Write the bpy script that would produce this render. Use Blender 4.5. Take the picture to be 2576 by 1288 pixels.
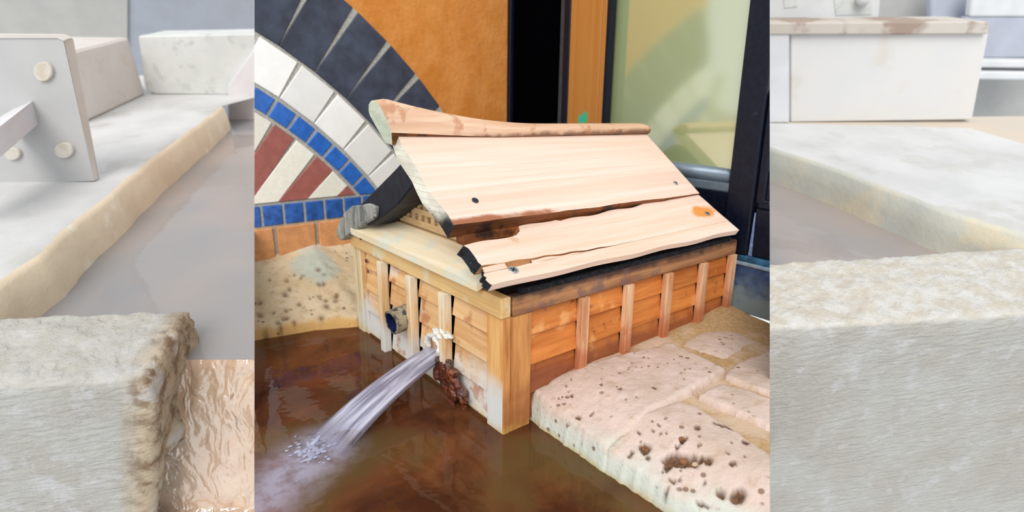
import bpy, bmesh, math, random
import numpy as np
from mathutils import Vector, Matrix

random.seed(3)
rng = np.random.default_rng(3)
SC = bpy.context.scene
COL = SC.collection
for o in list(bpy.data.objects):
    bpy.data.objects.remove(o)

# ------------------------------------------------------------------ camera
CAM = np.array([-0.71416, -0.9189, 0.76102])
YAW, PITCH, ROLL, FPX = 0.89494, 0.27032, 0.01195, 1406.705
PX, PY = 1288.0, 644.0


def cam_axes(yaw, pitch, roll):
    f = np.array([math.cos(yaw) * math.cos(pitch), math.sin(yaw) * math.cos(pitch), -math.sin(pitch)])
    r = np.array([math.sin(yaw), -math.cos(yaw), 0.0])
    u = np.cross(r, f)
    c, s = math.cos(roll), math.sin(roll)
    return c * r + s * u, c * u - s * r, f


RR, UU, FF = cam_axes(YAW, PITCH, ROLL)
cd = bpy.data.cameras.new('camera')
cam = bpy.data.objects.new('camera', cd)
COL.objects.link(cam)
cam.matrix_world = Matrix(((RR[0], UU[0], -FF[0], CAM[0]), (RR[1], UU[1], -FF[1], CAM[1]),
                           (RR[2], UU[2], -FF[2], CAM[2]), (0, 0, 0, 1)))
cd.sensor_fit = 'HORIZONTAL'
cd.sensor_width = 36.0
cd.lens = FPX / 2576.0 * 36.0
cd.clip_start = 0.02
cd.clip_end = 60
cd.dof.use_dof = True
cd.dof.focus_distance = 1.42
cd.dof.aperture_fstop = 2.0
SC.camera = cam

# ------------------------------------------------------------------ light
world = bpy.data.worlds.new('overcast_sky')
SC.world = world
world.use_nodes = True
bg = world.node_tree.nodes['Background']
bg.inputs['Color'].default_value = (0.93, 0.97, 1.0, 1)
bg.inputs['Strength'].default_value = 1.0
sd = bpy.data.lights.new('sun', 'SUN')
sd.energy = 2.0
sd.angle = math.radians(40)
sd.color = (1.0, 0.95, 0.88)
sun = bpy.data.objects.new('sun', sd)
COL.objects.link(sun)
sun.rotation_euler = Vector((0.72, 0.66, -0.72)).to_track_quat('-Z', 'Y').to_euler()
SC.view_settings.view_transform = 'Standard'
SC.view_settings.look = 'None'
SC.view_settings.gamma = 1
SC.view_settings.use_curve_mapping = False
SC.view_settings.exposure = 0.0


# ------------------------------------------------------------------ geometry helpers
def ray(x, y):
    return FF + RR * (x - PX) / FPX - UU * (y - PY) / FPX


def on_x(x, y, v):
    d = ray(x, y)
    return CAM + d * (v - CAM[0]) / d[0]


def on_y(x, y, v):
    d = ray(x, y)
    return CAM + d * (v - CAM[1]) / d[1]


def on_z(x, y, v):
    d = ray(x, y)
    return CAM + d * (v - CAM[2]) / d[2]


# the photograph is three neighbouring views; each part of the place ends at the plane between two of them
def edge_plane(x):
    n = np.cross(ray(x, 0), ray(x, 1288))
    n /= np.linalg.norm(n)
    if n @ ray(x + 100, 600) < 0:
        n = -n
    return n            # points to the right


NL, NR = edge_plane(640.0), edge_plane(1936.5)


def clip_bm(bm, side):
    cuts = {'c': [(NL, True), (NR, False)], 'l': [(NL, False)], 'r': [(NR, True)]}[side]
    for n, keep_right in cuts:
        g = bm.verts[:] + bm.edges[:] + bm.faces[:]
        if not g:
            return
        ds = [(np.array(v.co) - CAM) @ n for v in bm.verts]
        if keep_right and min(ds) >= 0 or (not keep_right and max(ds) <= 0):
            continue
        res = bmesh.ops.bisect_plane(bm, geom=g, plane_co=Vector(CAM), plane_no=Vector(n), dist=1e-6,
                                     clear_inner=keep_right, clear_outer=not keep_right)
        ed = [e for e in res['geom_cut'] if isinstance(e, bmesh.types.BMEdge) and e.is_valid and len(e.link_faces) == 1]
        if ed:
            try:
                bmesh.ops.holes_fill(bm, edges=ed, sides=0)
            except Exception:
                pass


def tag(o, label=None, cat=None, group=None, kind=None):
    if label: o['label'] = label
    if cat: o['category'] = cat
    if group: o['group'] = group
    if kind: o['kind'] = kind
    return o


def empty(name, loc, label, cat, group=None):
    o = bpy.data.objects.new(name, None)
    o.empty_display_size = 0.05
    o.location = Vector(loc)
    COL.objects.link(o)
    return tag(o, label, cat, group)


ORIG = {}


def obj(name, bm, mats, parent=None, side='c', smooth=False, uv=None):
    """link a bmesh given in world coordinates as one mesh object"""
    if side:
        clip_bm(bm, side)
    if not bm.verts:
        bm.free()
        return None
    bm.normal_update()
    if parent is not None:
        base = ORIG.get(parent.name, Vector(parent.location))
    else:
        vs = [v.co for v in bm.verts]
        base = Vector((sum(v.x for v in vs) / len(vs), sum(v.y for v in vs) / len(vs), min(v.z for v in vs)))
    for v in bm.verts:
        v.co -= base
    me = bpy.data.meshes.new(name)
    bm.to_mesh(me)
    bm.free()
    if not isinstance(mats, (list, tuple)):
        mats = [mats]
    for m in mats:
        me.materials.append(m)
    if smooth:
        for p in me.polygons:
            p.use_smooth = True
    o = bpy.data.objects.new(name, me)
    COL.objects.link(o)
    if parent is not None:
        o.parent = parent
        ORIG[o.name] = base
    else:
        o.location = base
        ORIG[o.name] = base
    return o


def from_data(verts, faces, midx=None):
    bm = bmesh.new()
    vs = [bm.verts.new(tuple(v)) for v in verts]
    for i, f in enumerate(faces):
        try:
            fc = bm.faces.new([vs[k] for k in f])
            if midx is not None:
                fc.material_index = midx[i]
        except ValueError:
            pass
    return bm


def fix(bm):
    bmesh.ops.recalc_face_normals(bm, faces=bm.faces[:])
    return bm


def bevel(bm, w, seg=1, edges=None):
    bmesh.ops.bevel(bm, geom=edges or bm.edges[:], offset=w, segments=seg, profile=0.6, affect='EDGES')
    return bm


def box_bm(x0, x1, y0, y1, z0, z1, bv=0.0, bm=None):
    b = bmesh.new()
    c = [(x, y, z) for x in (x0, x1) for y in (y0, y1) for z in (z0, z1)]
    vs = [b.verts.new(p) for p in c]
    for f in ((0, 1, 3, 2), (4, 6, 7, 5), (0, 4, 5, 1), (2, 3, 7, 6), (0, 2, 6, 4), (1, 5, 7, 3)):
        b.faces.new([vs[i] for i in f])
    fix(b)
    if bv:
        bevel(b, bv)
    if bm is not None:
        me = bpy.data.meshes.new('tmp')
        b.to_mesh(me)
        b.free()
        bm.from_mesh(me)
        bpy.data.meshes.remove(me)
        return bm
    return b


def face_up(bm, up=(0, 0, 1)):
    """turn an open sheet so that its normals point up"""
    bm.normal_update()
    if sum((f.normal.dot(Vector(up)) * f.calc_area() for f in bm.faces)) < 0:
        bmesh.ops.reverse_faces(bm, faces=bm.faces[:])
    return bm


def add_bm(dst, src):
    me = bpy.data.meshes.new('tmp')
    src.to_mesh(me)
    src.free()
    dst.from_mesh(me)
    bpy.data.meshes.remove(me)
    return dst


def prism(poly, vec, bv=0.0, seg=1):
    """extrude a planar polygon (list of 3D points) by vec"""
    n = len(poly)
    p = [np.array(a, float) for a in poly]
    v = np.array(vec, float)
    verts = p + [a + v for a in p]
    faces = [list(range(n)), list(range(2 * n - 1, n - 1, -1))]
    faces += [[i, (i + 1) % n, n + (i + 1) % n, n + i] for i in range(n)]
    bm = fix(from_data(verts, faces))
    if bv:
        bevel(bm, bv, seg)
    return bm


def grid_faces(nu, nv):
    return [(i * nv + j, i * nv + j + 1, (i + 1) * nv + j + 1, (i + 1) * nv + j) for i in range(nu - 1) for j in range(nv - 1)]


def slab_bm(top, thick, mats=(0, 0, 0, 0, 0)):
    """top: (nu,nv,3) grid; thick: vector from top to bottom. mats: top, u0 side, u1 side, v0 side, v1 side"""
    nu, nv = top.shape[:2]
    t = top.reshape(-1, 3)
    b = t + np.array(thick)
    N = nu * nv
    verts = list(t) + list(b)
    faces = []
    mi = []
    for f in grid_faces(nu, nv):
        faces.append(f)
        mi.append(mats[0])
        faces.append(tuple(N + k for k in reversed(f)))
        mi.append(mats[0])
    idx = lambda i, j: i * nv + j
    for j in range(nv - 1):
        faces.append((idx(0, j), idx(0, j + 1), N + idx(0, j + 1), N + idx(0, j))); mi.append(mats[1])
        faces.append((idx(nu - 1, j), idx(nu - 1, j + 1), N + idx(nu - 1, j + 1), N + idx(nu - 1, j))); mi.append(mats[2])
    for i in range(nu - 1):
        faces.append((idx(i, 0), idx(i + 1, 0), N + idx(i + 1, 0), N + idx(i, 0))); mi.append(mats[3])
        faces.append((idx(i, nv - 1), idx(i + 1, nv - 1), N + idx(i + 1, nv - 1), N + idx(i, nv - 1))); mi.append(mats[4])
    return fix(from_data(verts, faces, mi))


def tube_bm(path, rad, n=16, cap=True, squash=1.0):
    path = [np.array(p, float) for p in path]
    verts, faces = [], []
    m = len(path)
    for k, p in enumerate(path):
        t = path[min(k + 1, m - 1)] - path[max(k - 1, 0)]
        t /= np.linalg.norm(t)
        a = np.cross(t, (0, 0, 1.0))
        if np.linalg.norm(a) < 1e-4:
            a = np.array((1.0, 0, 0))
        a /= np.linalg.norm(a)
        b = np.cross(a, t)
        r = rad[k] if hasattr(rad, '__len__') else rad
        for i in range(n):
            an = 2 * math.pi * i / n
            verts.append(p + a * r * math.cos(an) + b * r * squash * math.sin(an))
    for k in range(m - 1):
        for i in range(n):
            faces.append((k * n + i, k * n + (i + 1) % n, (k + 1) * n + (i + 1) % n, (k + 1) * n + i))
    if cap:
        faces.append(tuple(range(n)))
        faces.append(tuple((m - 1) * n + i for i in range(n)))
    return fix(from_data(verts, faces))


# numpy value noise
def _h(i, j, k, s):
    n = (i * 374761393 + j * 668265263 + k * 2147483647 + s * 974711) & 0x7fffffff
    n = (n ^ (n >> 13)) * 1274126177 & 0x7fffffff
    n = (n ^ (n >> 16)) * 668265263 & 0x7fffffff
    return ((n ^ (n >> 15)) & 0xffff) / 65535.0


def vnoise(P, seed=0):
    P = np.asarray(P, float)
    I = np.floor(P).astype(np.int64)
    F = P - I
    F = F * F * (3 - 2 * F)
    out = 0
    for a in (0, 1):
        for b in (0, 1):
            for c in (0, 1):
                w = (F[..., 0] if a else 1 - F[..., 0]) * (F[..., 1] if b else 1 - F[..., 1]) * (F[..., 2] if c else 1 - F[..., 2])
                out = out + w * _h(I[..., 0] + a, I[..., 1] + b, I[..., 2] + c, seed)
    return out


def fbm(P, scale, octs=4, seed=0, rough=0.5):
    P = np.asarray(P, float) * scale
    s, a, t = 0, 1.0, 0
    for o in range(octs):
        s = s + a * (vnoise(P * 2 ** o + 17.3 * o, seed + o) - 0.5)
        t += a
        a *= rough
    return s / t * 2


def P2(X, Y, z=0.0):
    return np.stack([X, Y, np.full_like(X, z)], -1)


def smooth(a, b, x):
    t = np.clip((x - a) / (b - a), 0, 1)
    return t * t * (3 - 2 * t)


# ------------------------------------------------------------------ material helpers
def lin(r, g=None, b=None, k=1.0):
    if g is None:
        r, g, b = r
    f = lambda c: (c / 255 / 12.92 if c / 255 <= 0.04045 else ((c / 255 + 0.055) / 1.055) ** 2.4) * k
    return (f(r), f(g), f(b), 1)


class NT:
    def __init__(s, name, rough=0.6, spec=0.4):
        s.mat = bpy.data.materials.new(name)
        s.mat.use_nodes = True
        s.t = s.mat.node_tree
        s.t.nodes.clear()
        s.out = s.t.nodes.new('ShaderNodeOutputMaterial')
        s.b = s.t.nodes.new('ShaderNodeBsdfPrincipled')
        s.b.inputs['Roughness'].default_value = rough
        s.b.inputs['Specular IOR Level'].default_value = spec
        s.t.links.new(s.b.outputs[0], s.out.inputs['Surface'])
        s._pos = None

    def n(s, typ, **kw):
        nd = s.t.nodes.new('ShaderNode' + typ)
        for k, v in kw.items():
            setattr(nd, k, v)
        return nd

    def put(s, sock, v):
        if isinstance(v, bpy.types.NodeSocket):
            s.t.links.new(v, sock)
        else:
            try:
                sock.default_value = v
            except Exception:
                sock.default_value = tuple(v)[:3]

    def pos(s):
        if s._pos is None:
            s._pos = s.n('NewGeometry').outputs['Position']
        return s._pos

    def rnd(s):
        return s.n('ObjectInfo').outputs['Random']

    def mapv(s, scale=(1, 1, 1), vec=None, loc=None):
        m = s.n('Mapping')
        s.put(m.inputs['Vector'], vec or s.pos())
        m.inputs['Scale'].default_value = scale
        if loc is not None:
            s.put(m.inputs['Location'], loc)
        return m.outputs[0]

    def noise(s, scale, detail=4, rough=0.55, vec=None, dist=0.0):
        nd = s.n('TexNoise')
        s.put(nd.inputs['Vector'], vec or s.pos())
        nd.inputs['Scale'].default_value = scale
        nd.inputs['Detail'].default_value = detail
        nd.inputs['Roughness'].default_value = rough
        nd.inputs['Distortion'].default_value = dist
        return nd.outputs['Fac']

    def voro(s, scale, vec=None, feature='F1'):
        nd = s.n('TexVoronoi', feature=feature)
        s.put(nd.inputs['Vector'], vec or s.pos())
        nd.inputs['Scale'].default_value = scale
        return nd.outputs['Distance']

    def mr(s, v, a, b, c=0.0, d=1.0, sm=True):
        nd = s.n('MapRange')
        if sm:
            nd.interpolation_type = 'SMOOTHSTEP'
        s.put(nd.inputs[0], v)
        for i, q in enumerate((a, b, c, d)):
            s.put(nd.inputs[1 + i], q)
        return nd.outputs[0]

    def m(s, op, a, b=0.0):
        nd = s.n('Math', operation=op)
        s.put(nd.inputs[0], a)
        s.put(nd.inputs[1], b)
        return nd.outputs[0]

    def mix(s, f, a, b, blend='MIX'):
        nd = s.n('Mix', data_type='RGBA', blend_type=blend)
        s.put(nd.inputs[0], f)
        s.put(nd.inputs[6], a)
        s.put(nd.inputs[7], b)
        return nd.outputs[2]

    def sep(s, vec=None):
        nd = s.n('SeparateXYZ')
        s.put(nd.inputs[0], vec or s.pos())
        return nd.outputs

    def attr(s, name):
        return s.n('Attribute', attribute_name=name).outputs['Fac']

    def dist(s, c, sc=(1, 1, 1)):
        a = s.n('VectorMath', operation='SUBTRACT')
        s.put(a.inputs[0], s.pos())
        a.inputs[1].default_value = c
        b = s.n('VectorMath', operation='MULTIPLY')
        s.put(b.inputs[0], a.outputs[0])
        b.inputs[1].default_value = sc
        l = s.n('VectorMath', operation='LENGTH')
        s.put(l.inputs[0], b.outputs[0])
        return l.outputs['Value']

    def bump(s, h, strength=0.3, dist=0.01):
        nd = s.n('Bump')
        nd.inputs['Strength'].default_value = strength
        nd.inputs['Distance'].default_value = dist
        s.put(nd.inputs['Height'], h)
        s.t.links.new(nd.outputs[0], s.b.inputs['Normal'])
        return nd.outputs[0]

    def color(s, c):
        s.put(s.b.inputs['Base Color'], c)

    def rough(s, v):
        s.put(s.b.inputs['Roughness'], v)


def stains_and_shade(N, col, lst):
    for st in lst:
        k = st[0]
        wob = N.noise(st[-1] if k != 'noise' else st[1], 4, 0.6)
        if k == 'z':                                   # below zhi, full at zlo
            _, zlo, zhi, c, amt, sc = st
            z = N.m('ADD', N.sep()[2], N.m('MULTIPLY', N.m('SUBTRACT', wob, 0.5), (zhi - zlo) * 1.6))
            f = N.mr(z, zhi, zlo, 0, amt)
        elif k == 'zup':
            _, zlo, zhi, c, amt, sc = st
            z = N.m('ADD', N.sep()[2], N.m('MULTIPLY', N.m('SUBTRACT', wob, 0.5), (zhi - zlo) * 1.6))
            f = N.mr(z, zlo, zhi, 0, amt)
        elif k == 'spot':
            _, ctr, r, c, amt, sc = st
            rr = r if hasattr(r, '__len__') else (r, r, r)
            d = N.m('ADD', N.dist(ctr, tuple(1 / q for q in rr)), N.m('MULTIPLY', N.m('SUBTRACT', wob, 0.5), 0.9))
            f = N.mr(d, 1.0, 0.55, 0, amt)
        elif k == 'noise':
            _, sc, lo, hi, c, amt = st
            f = N.mr(wob, lo, hi, 0, amt)
        col = N.mix(f, col, c)
    return col


def wood(name, dark, light, axis='x', fine=70, along=4, st=(), rough=0.65, bump=0.25, vary=0.25, rings=0.0):
    N = NT(name, rough, 0.3)
    sc = {'x': (along, fine, fine), 'y': (fine, along, fine), 'z': (fine, fine, along)}[axis]
    cm = N.n('CombineXYZ')
    r = N.m('MULTIPLY', N.rnd(), 13.0)
    for i in range(3):
        N.put(cm.inputs[i], r)
    v = N.mapv(sc, loc=cm.outputs[0])
    n1 = N.noise(1.0, 5, 0.6, v, 0.4)
    sc2 = tuple(q * 0.22 for q in sc)
    n2 = N.noise(1.0, 3, 0.5, N.mapv(sc2, loc=cm.outputs[0]), 0.8)
    f = N.mr(N.m('ADD', N.m('MULTIPLY', n1, 0.6), N.m('MULTIPLY', n2, 0.4)), 0.32, 0.68)
    col = N.mix(f, dark, light)
    if rings:
        w = N.n('TexWave', wave_type='BANDS', bands_direction='Z', wave_profile='SAW')
        N.put(w.inputs['Vector'], N.mapv({'x': (0.05, 1, 1), 'y': (1, .05, 1), 'z': (1, 1, .05)}[axis]))
        w.inputs['Scale'].default_value = 22
        w.inputs['Distortion'].default_value = 1.5
        w.inputs['Detail'].default_value = 2
        w.inputs['Detail Scale'].default_value = 1.2
        col = N.mix(N.mr(w.outputs['Fac'], 0.75, 1.0, 0, rings), col, dark)
    hs = N.n('HueSaturation')
    N.put(hs.inputs['Value'], N.mr(N.rnd(), 0, 1, 1 - vary, 1 + vary * 0.6, False))
    N.put(hs.inputs['Color'], col)
    col = hs.outputs[0]
    col = stains_and_shade(N, col, st)
    N.color(col)
    N.bump(n1, bump, 0.004)
    return N.mat


def plain(name, c, rough=0.5, spec=0.4, metal=0.0, var=0.12, scale=30, bump=0.1, bd=0.003, st=()):
    N = NT(name, rough, spec)
    n = N.noise(scale, 4)
    d = tuple(q * (1 - var) for q in c[:3]) + (1,)
    l = tuple(min(1, q * (1 + var)) for q in c[:3]) + (1,)
    col = N.mix(N.mr(n, 0.3, 0.7), d, l)
    col = stains_and_shade(N, col, st)
    N.color(col)
    N.b.inputs['Metallic'].default_value = metal
    if bump:
        N.bump(n, bump, bd)
    return N.mat


# ------------------------------------------------------------------ materials, centre
PLASTER = None
N = NT('orange_plaster', 0.8, 0.2)
n = N.noise(9, 6, 0.6)
c = N.mix(N.mr(n, 0.3, 0.7), lin(208, 130, 56), lin(222, 148, 78))
c = N.mix(N.mr(N.noise(70, 4), 0.62, 0.75, 0, 0.35), c, lin(214, 148, 80))
N.color(c)
N.bump(N.m('ADD', N.noise(26, 7, 0.65), N.m('MULTIPLY', N.noise(5, 3), 0.7)), 0.55, 0.012)
PLASTER = N.mat
GROUT = plain('pale_grout', lin(178, 176, 168), 0.85, 0.2, scale=150, var=0.2, bump=0.5)


def tile_mat(name, c, rough=0.25, spot=None, var=0.12, scale=14):
    N = NT(name, rough, 0.5)
    n = N.noise(scale, 5, 0.6)
    col = N.mix(N.mr(n, 0.3, 0.7), tuple(q * (1 - var) for q in c[:3]) + (1,), tuple(q * (1 + var) for q in c[:3]) + (1,))
    if spot:
        col = N.mix(N.mr(N.noise(90, 3), 0.68, 0.78, 0, 0.5), col, spot)
    hs = N.n('HueSaturation')
    N.put(hs.inputs['Value'], N.mr(N.rnd(), 0, 1, 0.9, 1.08, False))
    N.put(hs.inputs['Color'], col)
    N.color(hs.outputs[0])
    N.bump(n, 0.12, 0.004)
    return N.mat


SLATE = tile_mat('dark_slate_tile', lin(56, 62, 80), 0.5, lin(130, 132, 142), 0.4, 12)
WHITE_T = tile_mat('white_tile', lin(246, 245, 243), 0.22, None, 0.03)
BLUE_T = tile_mat('blue_tile', lin(46, 104, 190), 0.25, None, 0.18, 30)
BLUE_T2 = tile_mat('blue_row_tile', lin(52, 96, 172), 0.3, lin(90, 110, 150), 0.3, 40)
RED_T = tile_mat('red_brown_tile', lin(158, 92, 84), 0.55, lin(176, 112, 102), 0.1, 40)
CREAM_T = tile_mat('cream_tile', lin(238, 234, 222), 0.5, lin(220, 212, 196), 0.04, 60)
BRICK_T = tile_mat('orange_brick_tile', lin(214, 150, 98), 0.65, lin(226, 178, 148), 0.14, 30)
NAVY = plain('dark_navy_metal', lin(14, 19, 34), 0.4, 0.22, 0, 0.25, 60, 0.08, st=[('noise', 40, 0.66, 0.8, lin(70, 78, 100), 0.25)])
BLACK = plain('black_recess', lin(3, 3, 5), 0.8, 0.0, bump=0)
GREYBAR = plain('grey_edge_strip', lin(52, 58, 62), 0.45, 0.4, bump=0)
RAIL = plain('grey_metal_rail', lin(118, 132, 146), 0.32, 0.5, 0.35, 0.1, 20, 0)
REFL_ORANGE = wood('orange_wall_reflection', lin(172, 112, 48), lin(184, 126, 62), 'z', 30, 0.6, rough=0.45, bump=0.03, vary=0)  # reflection of the orange wall, put into the base colour
TEAL = plain('teal_sticker', lin(48, 178, 140), 0.5, 0.3, bump=0, var=0.03)
N = NT('sill_blue', 0.45, 0.4)
c = N.mix(N.mr(N.noise(18, 5), 0.35, 0.65), lin(32, 54, 92), lin(60, 88, 124))
c = stains_and_shade(N, c, [('z', 0.14, 0.24, lin(128, 146, 150), 0.85, 16), ('noise', 22, 0.6, 0.68, lin(38, 62, 120), 0.8)])
N.color(c)
SILL = N.mat
SILLWHITE = plain('sill_white_strip', lin(128, 146, 158), 0.6, 0.3, scale=60, var=0.15, st=[('noise', 45, 0.55, 0.65, lin(90, 120, 150), 0.7)])
SILLTOP = plain('sill_teal_top', lin(36, 84, 116), 0.5, 0.4, scale=40, var=0.4, st=[('noise', 30, 0.5, 0.65, lin(20, 30, 40), 0.8)])
LIME = plain('lime_streak', lin(112, 130, 168), 0.7, 0.3, scale=80, var=0.3)

# window pane: pale green blind seen behind glossy glass
N = NT('window_pane_glass', 0.02, 0.5)
N.color(lin(176, 190, 138))
N.b.inputs['Roughness'].default_value = 0.5
gl = N.n('BsdfGlossy')
gl.inputs['Roughness'].default_value = 0.10
mx = N.n('MixShader')
mx.inputs[0].default_value = 0.36
N.t.links.new(N.b.outputs[0], mx.inputs[1])
N.t.links.new(gl.outputs[0], mx.inputs[2])
N.t.links.new(mx.outputs[0], N.out.inputs['Surface'])
PANE = N.mat

W_TOP = wood('pale_planed_roof_wood', lin(226, 194, 174), lin(242, 216, 202), 'x', 55, 1.2, rough=0.7, bump=0.15, vary=0.0,
             rings=0.34, st=[('spot', (-0.02, 0.11, 0.485), (0.36, 0.02, 0.03), lin(150, 82, 40), 0.9, 14)])
W_TOPLOW = wood('pale_weathered_roof_wood', lin(226, 194, 170), lin(242, 216, 202), 'x', 45, 2.2, rough=0.75, bump=0.35, vary=0.0,
                st=[('spot', (0.825, 0.055, 0.432), (0.075, 0.032, 0.032), lin(222, 140, 40), 0.9, 26),
                    ('noise', 16, 0.66, 0.76, lin(196, 140, 96), 0.45)])
W_SPLIT = wood('brown_split_wood', lin(140, 86, 50), lin(214, 164, 118), 'x', 90, 3, bump=0.6, vary=0.1,
               st=[('noise', 24, 0.56, 0.68, lin(44, 28, 26), 0.8)])
W_EDGE = wood('dark_stained_edge', lin(70, 38, 20), lin(150, 86, 42), 'x', 60, 3, bump=0.4, vary=0.0,
              st=[('noise', 10, 0.52, 0.66, lin(30, 18, 14), 0.9)])
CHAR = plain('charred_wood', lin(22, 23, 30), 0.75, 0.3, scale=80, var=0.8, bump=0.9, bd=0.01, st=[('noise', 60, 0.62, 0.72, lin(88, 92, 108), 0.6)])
W_END = wood('pale_end_grain', lin(196, 190, 172), lin(236, 232, 218), 'y', 40, 12, bump=0.4, vary=0.0, rings=0.9,
             st=[('z', 0.485, 0.535, lin(24, 23, 28), 1.0, 20)])
W_RIDGE = wood('ridge_beam_wood', lin(208, 164, 130), lin(236, 206, 180), 'x', 40, 2.5, bump=0.3, vary=0.0,
               st=[('z', 0.664, 0.678, lin(112, 78, 60), 0.9, 30), ('noise', 14, 0.56, 0.66, lin(178, 106, 62), 0.55)])
W_RIDGE_END = wood('ridge_beam_end', lin(196, 206, 184), lin(224, 230, 208), 'y', 60, 20, bump=0.2, vary=0.0)
W_DARK = plain('black_painted_plank', lin(15, 19, 33), 0.5, 0.3, scale=40, var=0.5, bump=0.25, st=[('noise', 55, 0.66, 0.75, lin(70, 78, 98), 0.5)])
W_GREY = wood('grey_weathered_wood', lin(84, 88, 90), lin(178, 178, 168), 'z', 40, 10, bump=0.6, vary=0.0,
              st=[('noise', 34, 0.55, 0.68, lin(40, 42, 48), 0.8)])
W_SKIRT = wood('pale_eave_wood', lin(234, 212, 172), lin(248, 238, 212), 'y', 34, 2.5, bump=0.2, vary=0.05,
               st=[('noise', 9, 0.5, 0.64, lin(214, 224, 214), 0.6)])
W_LATT = wood('lattice_wood', lin(168, 132, 88), lin(216, 184, 138), 'y', 60, 8, bump=0.2, vary=0.15)
W_BAND_L = wood('honey_band_wood', lin(196, 150, 88), lin(232, 196, 138), 'y', 46, 3, bump=0.25, vary=0.05,
                st=[('noise', 7, 0.52, 0.66, lin(212, 216, 196), 0.7)])
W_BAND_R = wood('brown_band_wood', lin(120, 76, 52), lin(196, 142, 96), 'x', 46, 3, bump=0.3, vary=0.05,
                st=[('zup', 0.318, 0.338, lin(36, 30, 32), 0.85, 22), ('noise', 9, 0.55, 0.66, lin(108, 84, 84), 0.7)])  # dark upper edge: shade of the roof plank painted into the wood
MIN_W = lin(216, 224, 226)
W_BOARD_L = wood('honey_clapboard', lin(204, 146, 88), lin(236, 196, 144), 'y', 60, 4, bump=0.25, vary=0.14,
                 st=[('z', 0.06, 0.17, MIN_W, 0.85, 10), ('noise', 12, 0.55, 0.66, lin(176, 104, 66), 0.7), ('noise', 8, 0.6, 0.68, lin(226, 222, 212), 0.6),
                     ('z', -0.02, 0.035, lin(206, 180, 96), 0.9, 24)])
W_BOARD_R = wood('orange_clapboard', lin(168, 88, 34), lin(214, 134, 66), 'x', 50, 4, bump=0.25, vary=0.2,
                 st=[('noise', 11, 0.56, 0.68, lin(232, 172, 110), 0.6), ('z', 0.10, 0.165, lin(128, 70, 48), 0.8, 14),
                     ('noise', 19, 0.62, 0.7, lin(96, 48, 28), 0.6)])
W_POST = wood('corner_post_wood', lin(158, 92, 42), lin(216, 154, 92), 'z', 70, 5, bump=0.35, vary=0.04,
              st=[('z', 0.03, 0.16, lin(150, 88, 50), 0.7, 18), ('z', -0.02, 0.03, lin(200, 168, 84), 0.8, 24)])
W_POST_L = wood('corner_post_left', lin(206, 144, 76), lin(236, 190, 124), 'z', 70, 5, bump=0.35, vary=0.04,
                st=[('z', 0.07, 0.15, MIN_W, 0.9, 12), ('z', -0.02, 0.03, lin(200, 168, 84), 0.8, 24)])
W_FAR = wood('weathered_post_wood', lin(190, 160, 108), lin(232, 220, 186), 'z', 80, 4, bump=0.3, vary=0.05,
             st=[('z', 0.02, 0.14, MIN_W, 0.7, 16), ('z', -0.02, 0.04, lin(206, 184, 110), 0.8, 24)])
W_BAT_L = wood('pale_batten', lin(200, 146, 88), lin(240, 216, 176), 'z', 70, 5, bump=0.25, vary=0.08,
               st=[('z', 0.05, 0.14, MIN_W, 0.8, 16), ('zup', 0.2, 0.29, lin(230, 228, 212), 0.6, 20)])
W_BAT_R = wood('weathered_batten', lin(186, 120, 76), lin(230, 192, 156), 'z', 70, 6, bump=0.3, vary=0.08,
               st=[('z', 0.12, 0.2, lin(176, 96, 58), 0.75, 22)])
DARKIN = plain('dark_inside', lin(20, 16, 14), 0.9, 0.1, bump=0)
PIPE = plain('pipe_mottled', lin(150, 140, 116), 0.6, 0.4, scale=30, var=0.2, bump=0.4,
             st=[('noise', 42, 0.47, 0.54, lin(40, 46, 66), 0.9)])
PIPE_IN = plain('pipe_navy_inside', lin(24, 34, 74), 0.3, 0.5, scale=30, var=0.4, bump=0)
STEEL = plain('screw_steel', lin(176, 180, 190), 0.3, 0.5, 0.8, 0.2, 200, 0)
STEELDARK = plain('screw_slot', lin(30, 34, 50), 0.5, 0.4, bump=0)
NAILP = plain('purple_nail_stain', lin(92, 52, 62), 0.7, 0.2, scale=150, var=0.4)
RUST = plain('rust_crust', lin(92, 44, 28), 0.12, 0.7, scale=45, var=0.6, bump=0.9, bd=0.02, st=[('noise', 30, 0.55, 0.7, lin(160, 84, 40), 0.7)])
CLOTH = plain('white_wrap', lin(222, 222, 216), 0.6, 0.4, scale=60, var=0.2, bump=0.8, bd=0.01,
              st=[('noise', 50, 0.6, 0.7, lin(60, 66, 76), 0.9), ('z', 0.09, 0.115, lin(206, 140, 84), 0.85, 40)])


def stone_mat(name, c1, c2, c3, st=(), rough=0.6, pit=lin(120, 84, 56), bump=0.5, fine=120):
    N = NT(name, rough, 0.4)
    a = N.noise(7, 6, 0.6)
    b = N.noise(30, 5, 0.65)
    col = N.mix(N.mr(a, 0.35, 0.65), c1, c2)
    col = N.mix(N.mr(b, 0.5, 0.72, 0, 0.8), col, c3)
    col = stains_and_shade(N, col, st)
    vd = N.voro(38)
    holes = N.m('MULTIPLY', N.mr(vd, 0.26, 0.16), N.mr(N.noise(13, 3), 0.5, 0.6))
    col = N.mix(N.m('MULTIPLY', holes, 0.8), col, pit)
    col = N.mix(N.attr('pit'), col, N.mix(N.mr(N.noise(140, 3), 0.35, 0.65), pit, tuple(q * 0.45 for q in pit[:3]) + (1,)))
    N.color(col)
    N.rough(N.mr(a, 0.3, 0.7, rough - 0.15, rough + 0.15))
    h = N.m('SUBTRACT', N.m('ADD', N.m('MULTIPLY', N.noise(fine, 6, 0.7), 0.6), N.m('MULTIPLY', b, 0.6)), N.m('MULTIPLY', holes, 0.8))
    N.bump(h, bump, 0.01)
    return N.mat


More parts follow.
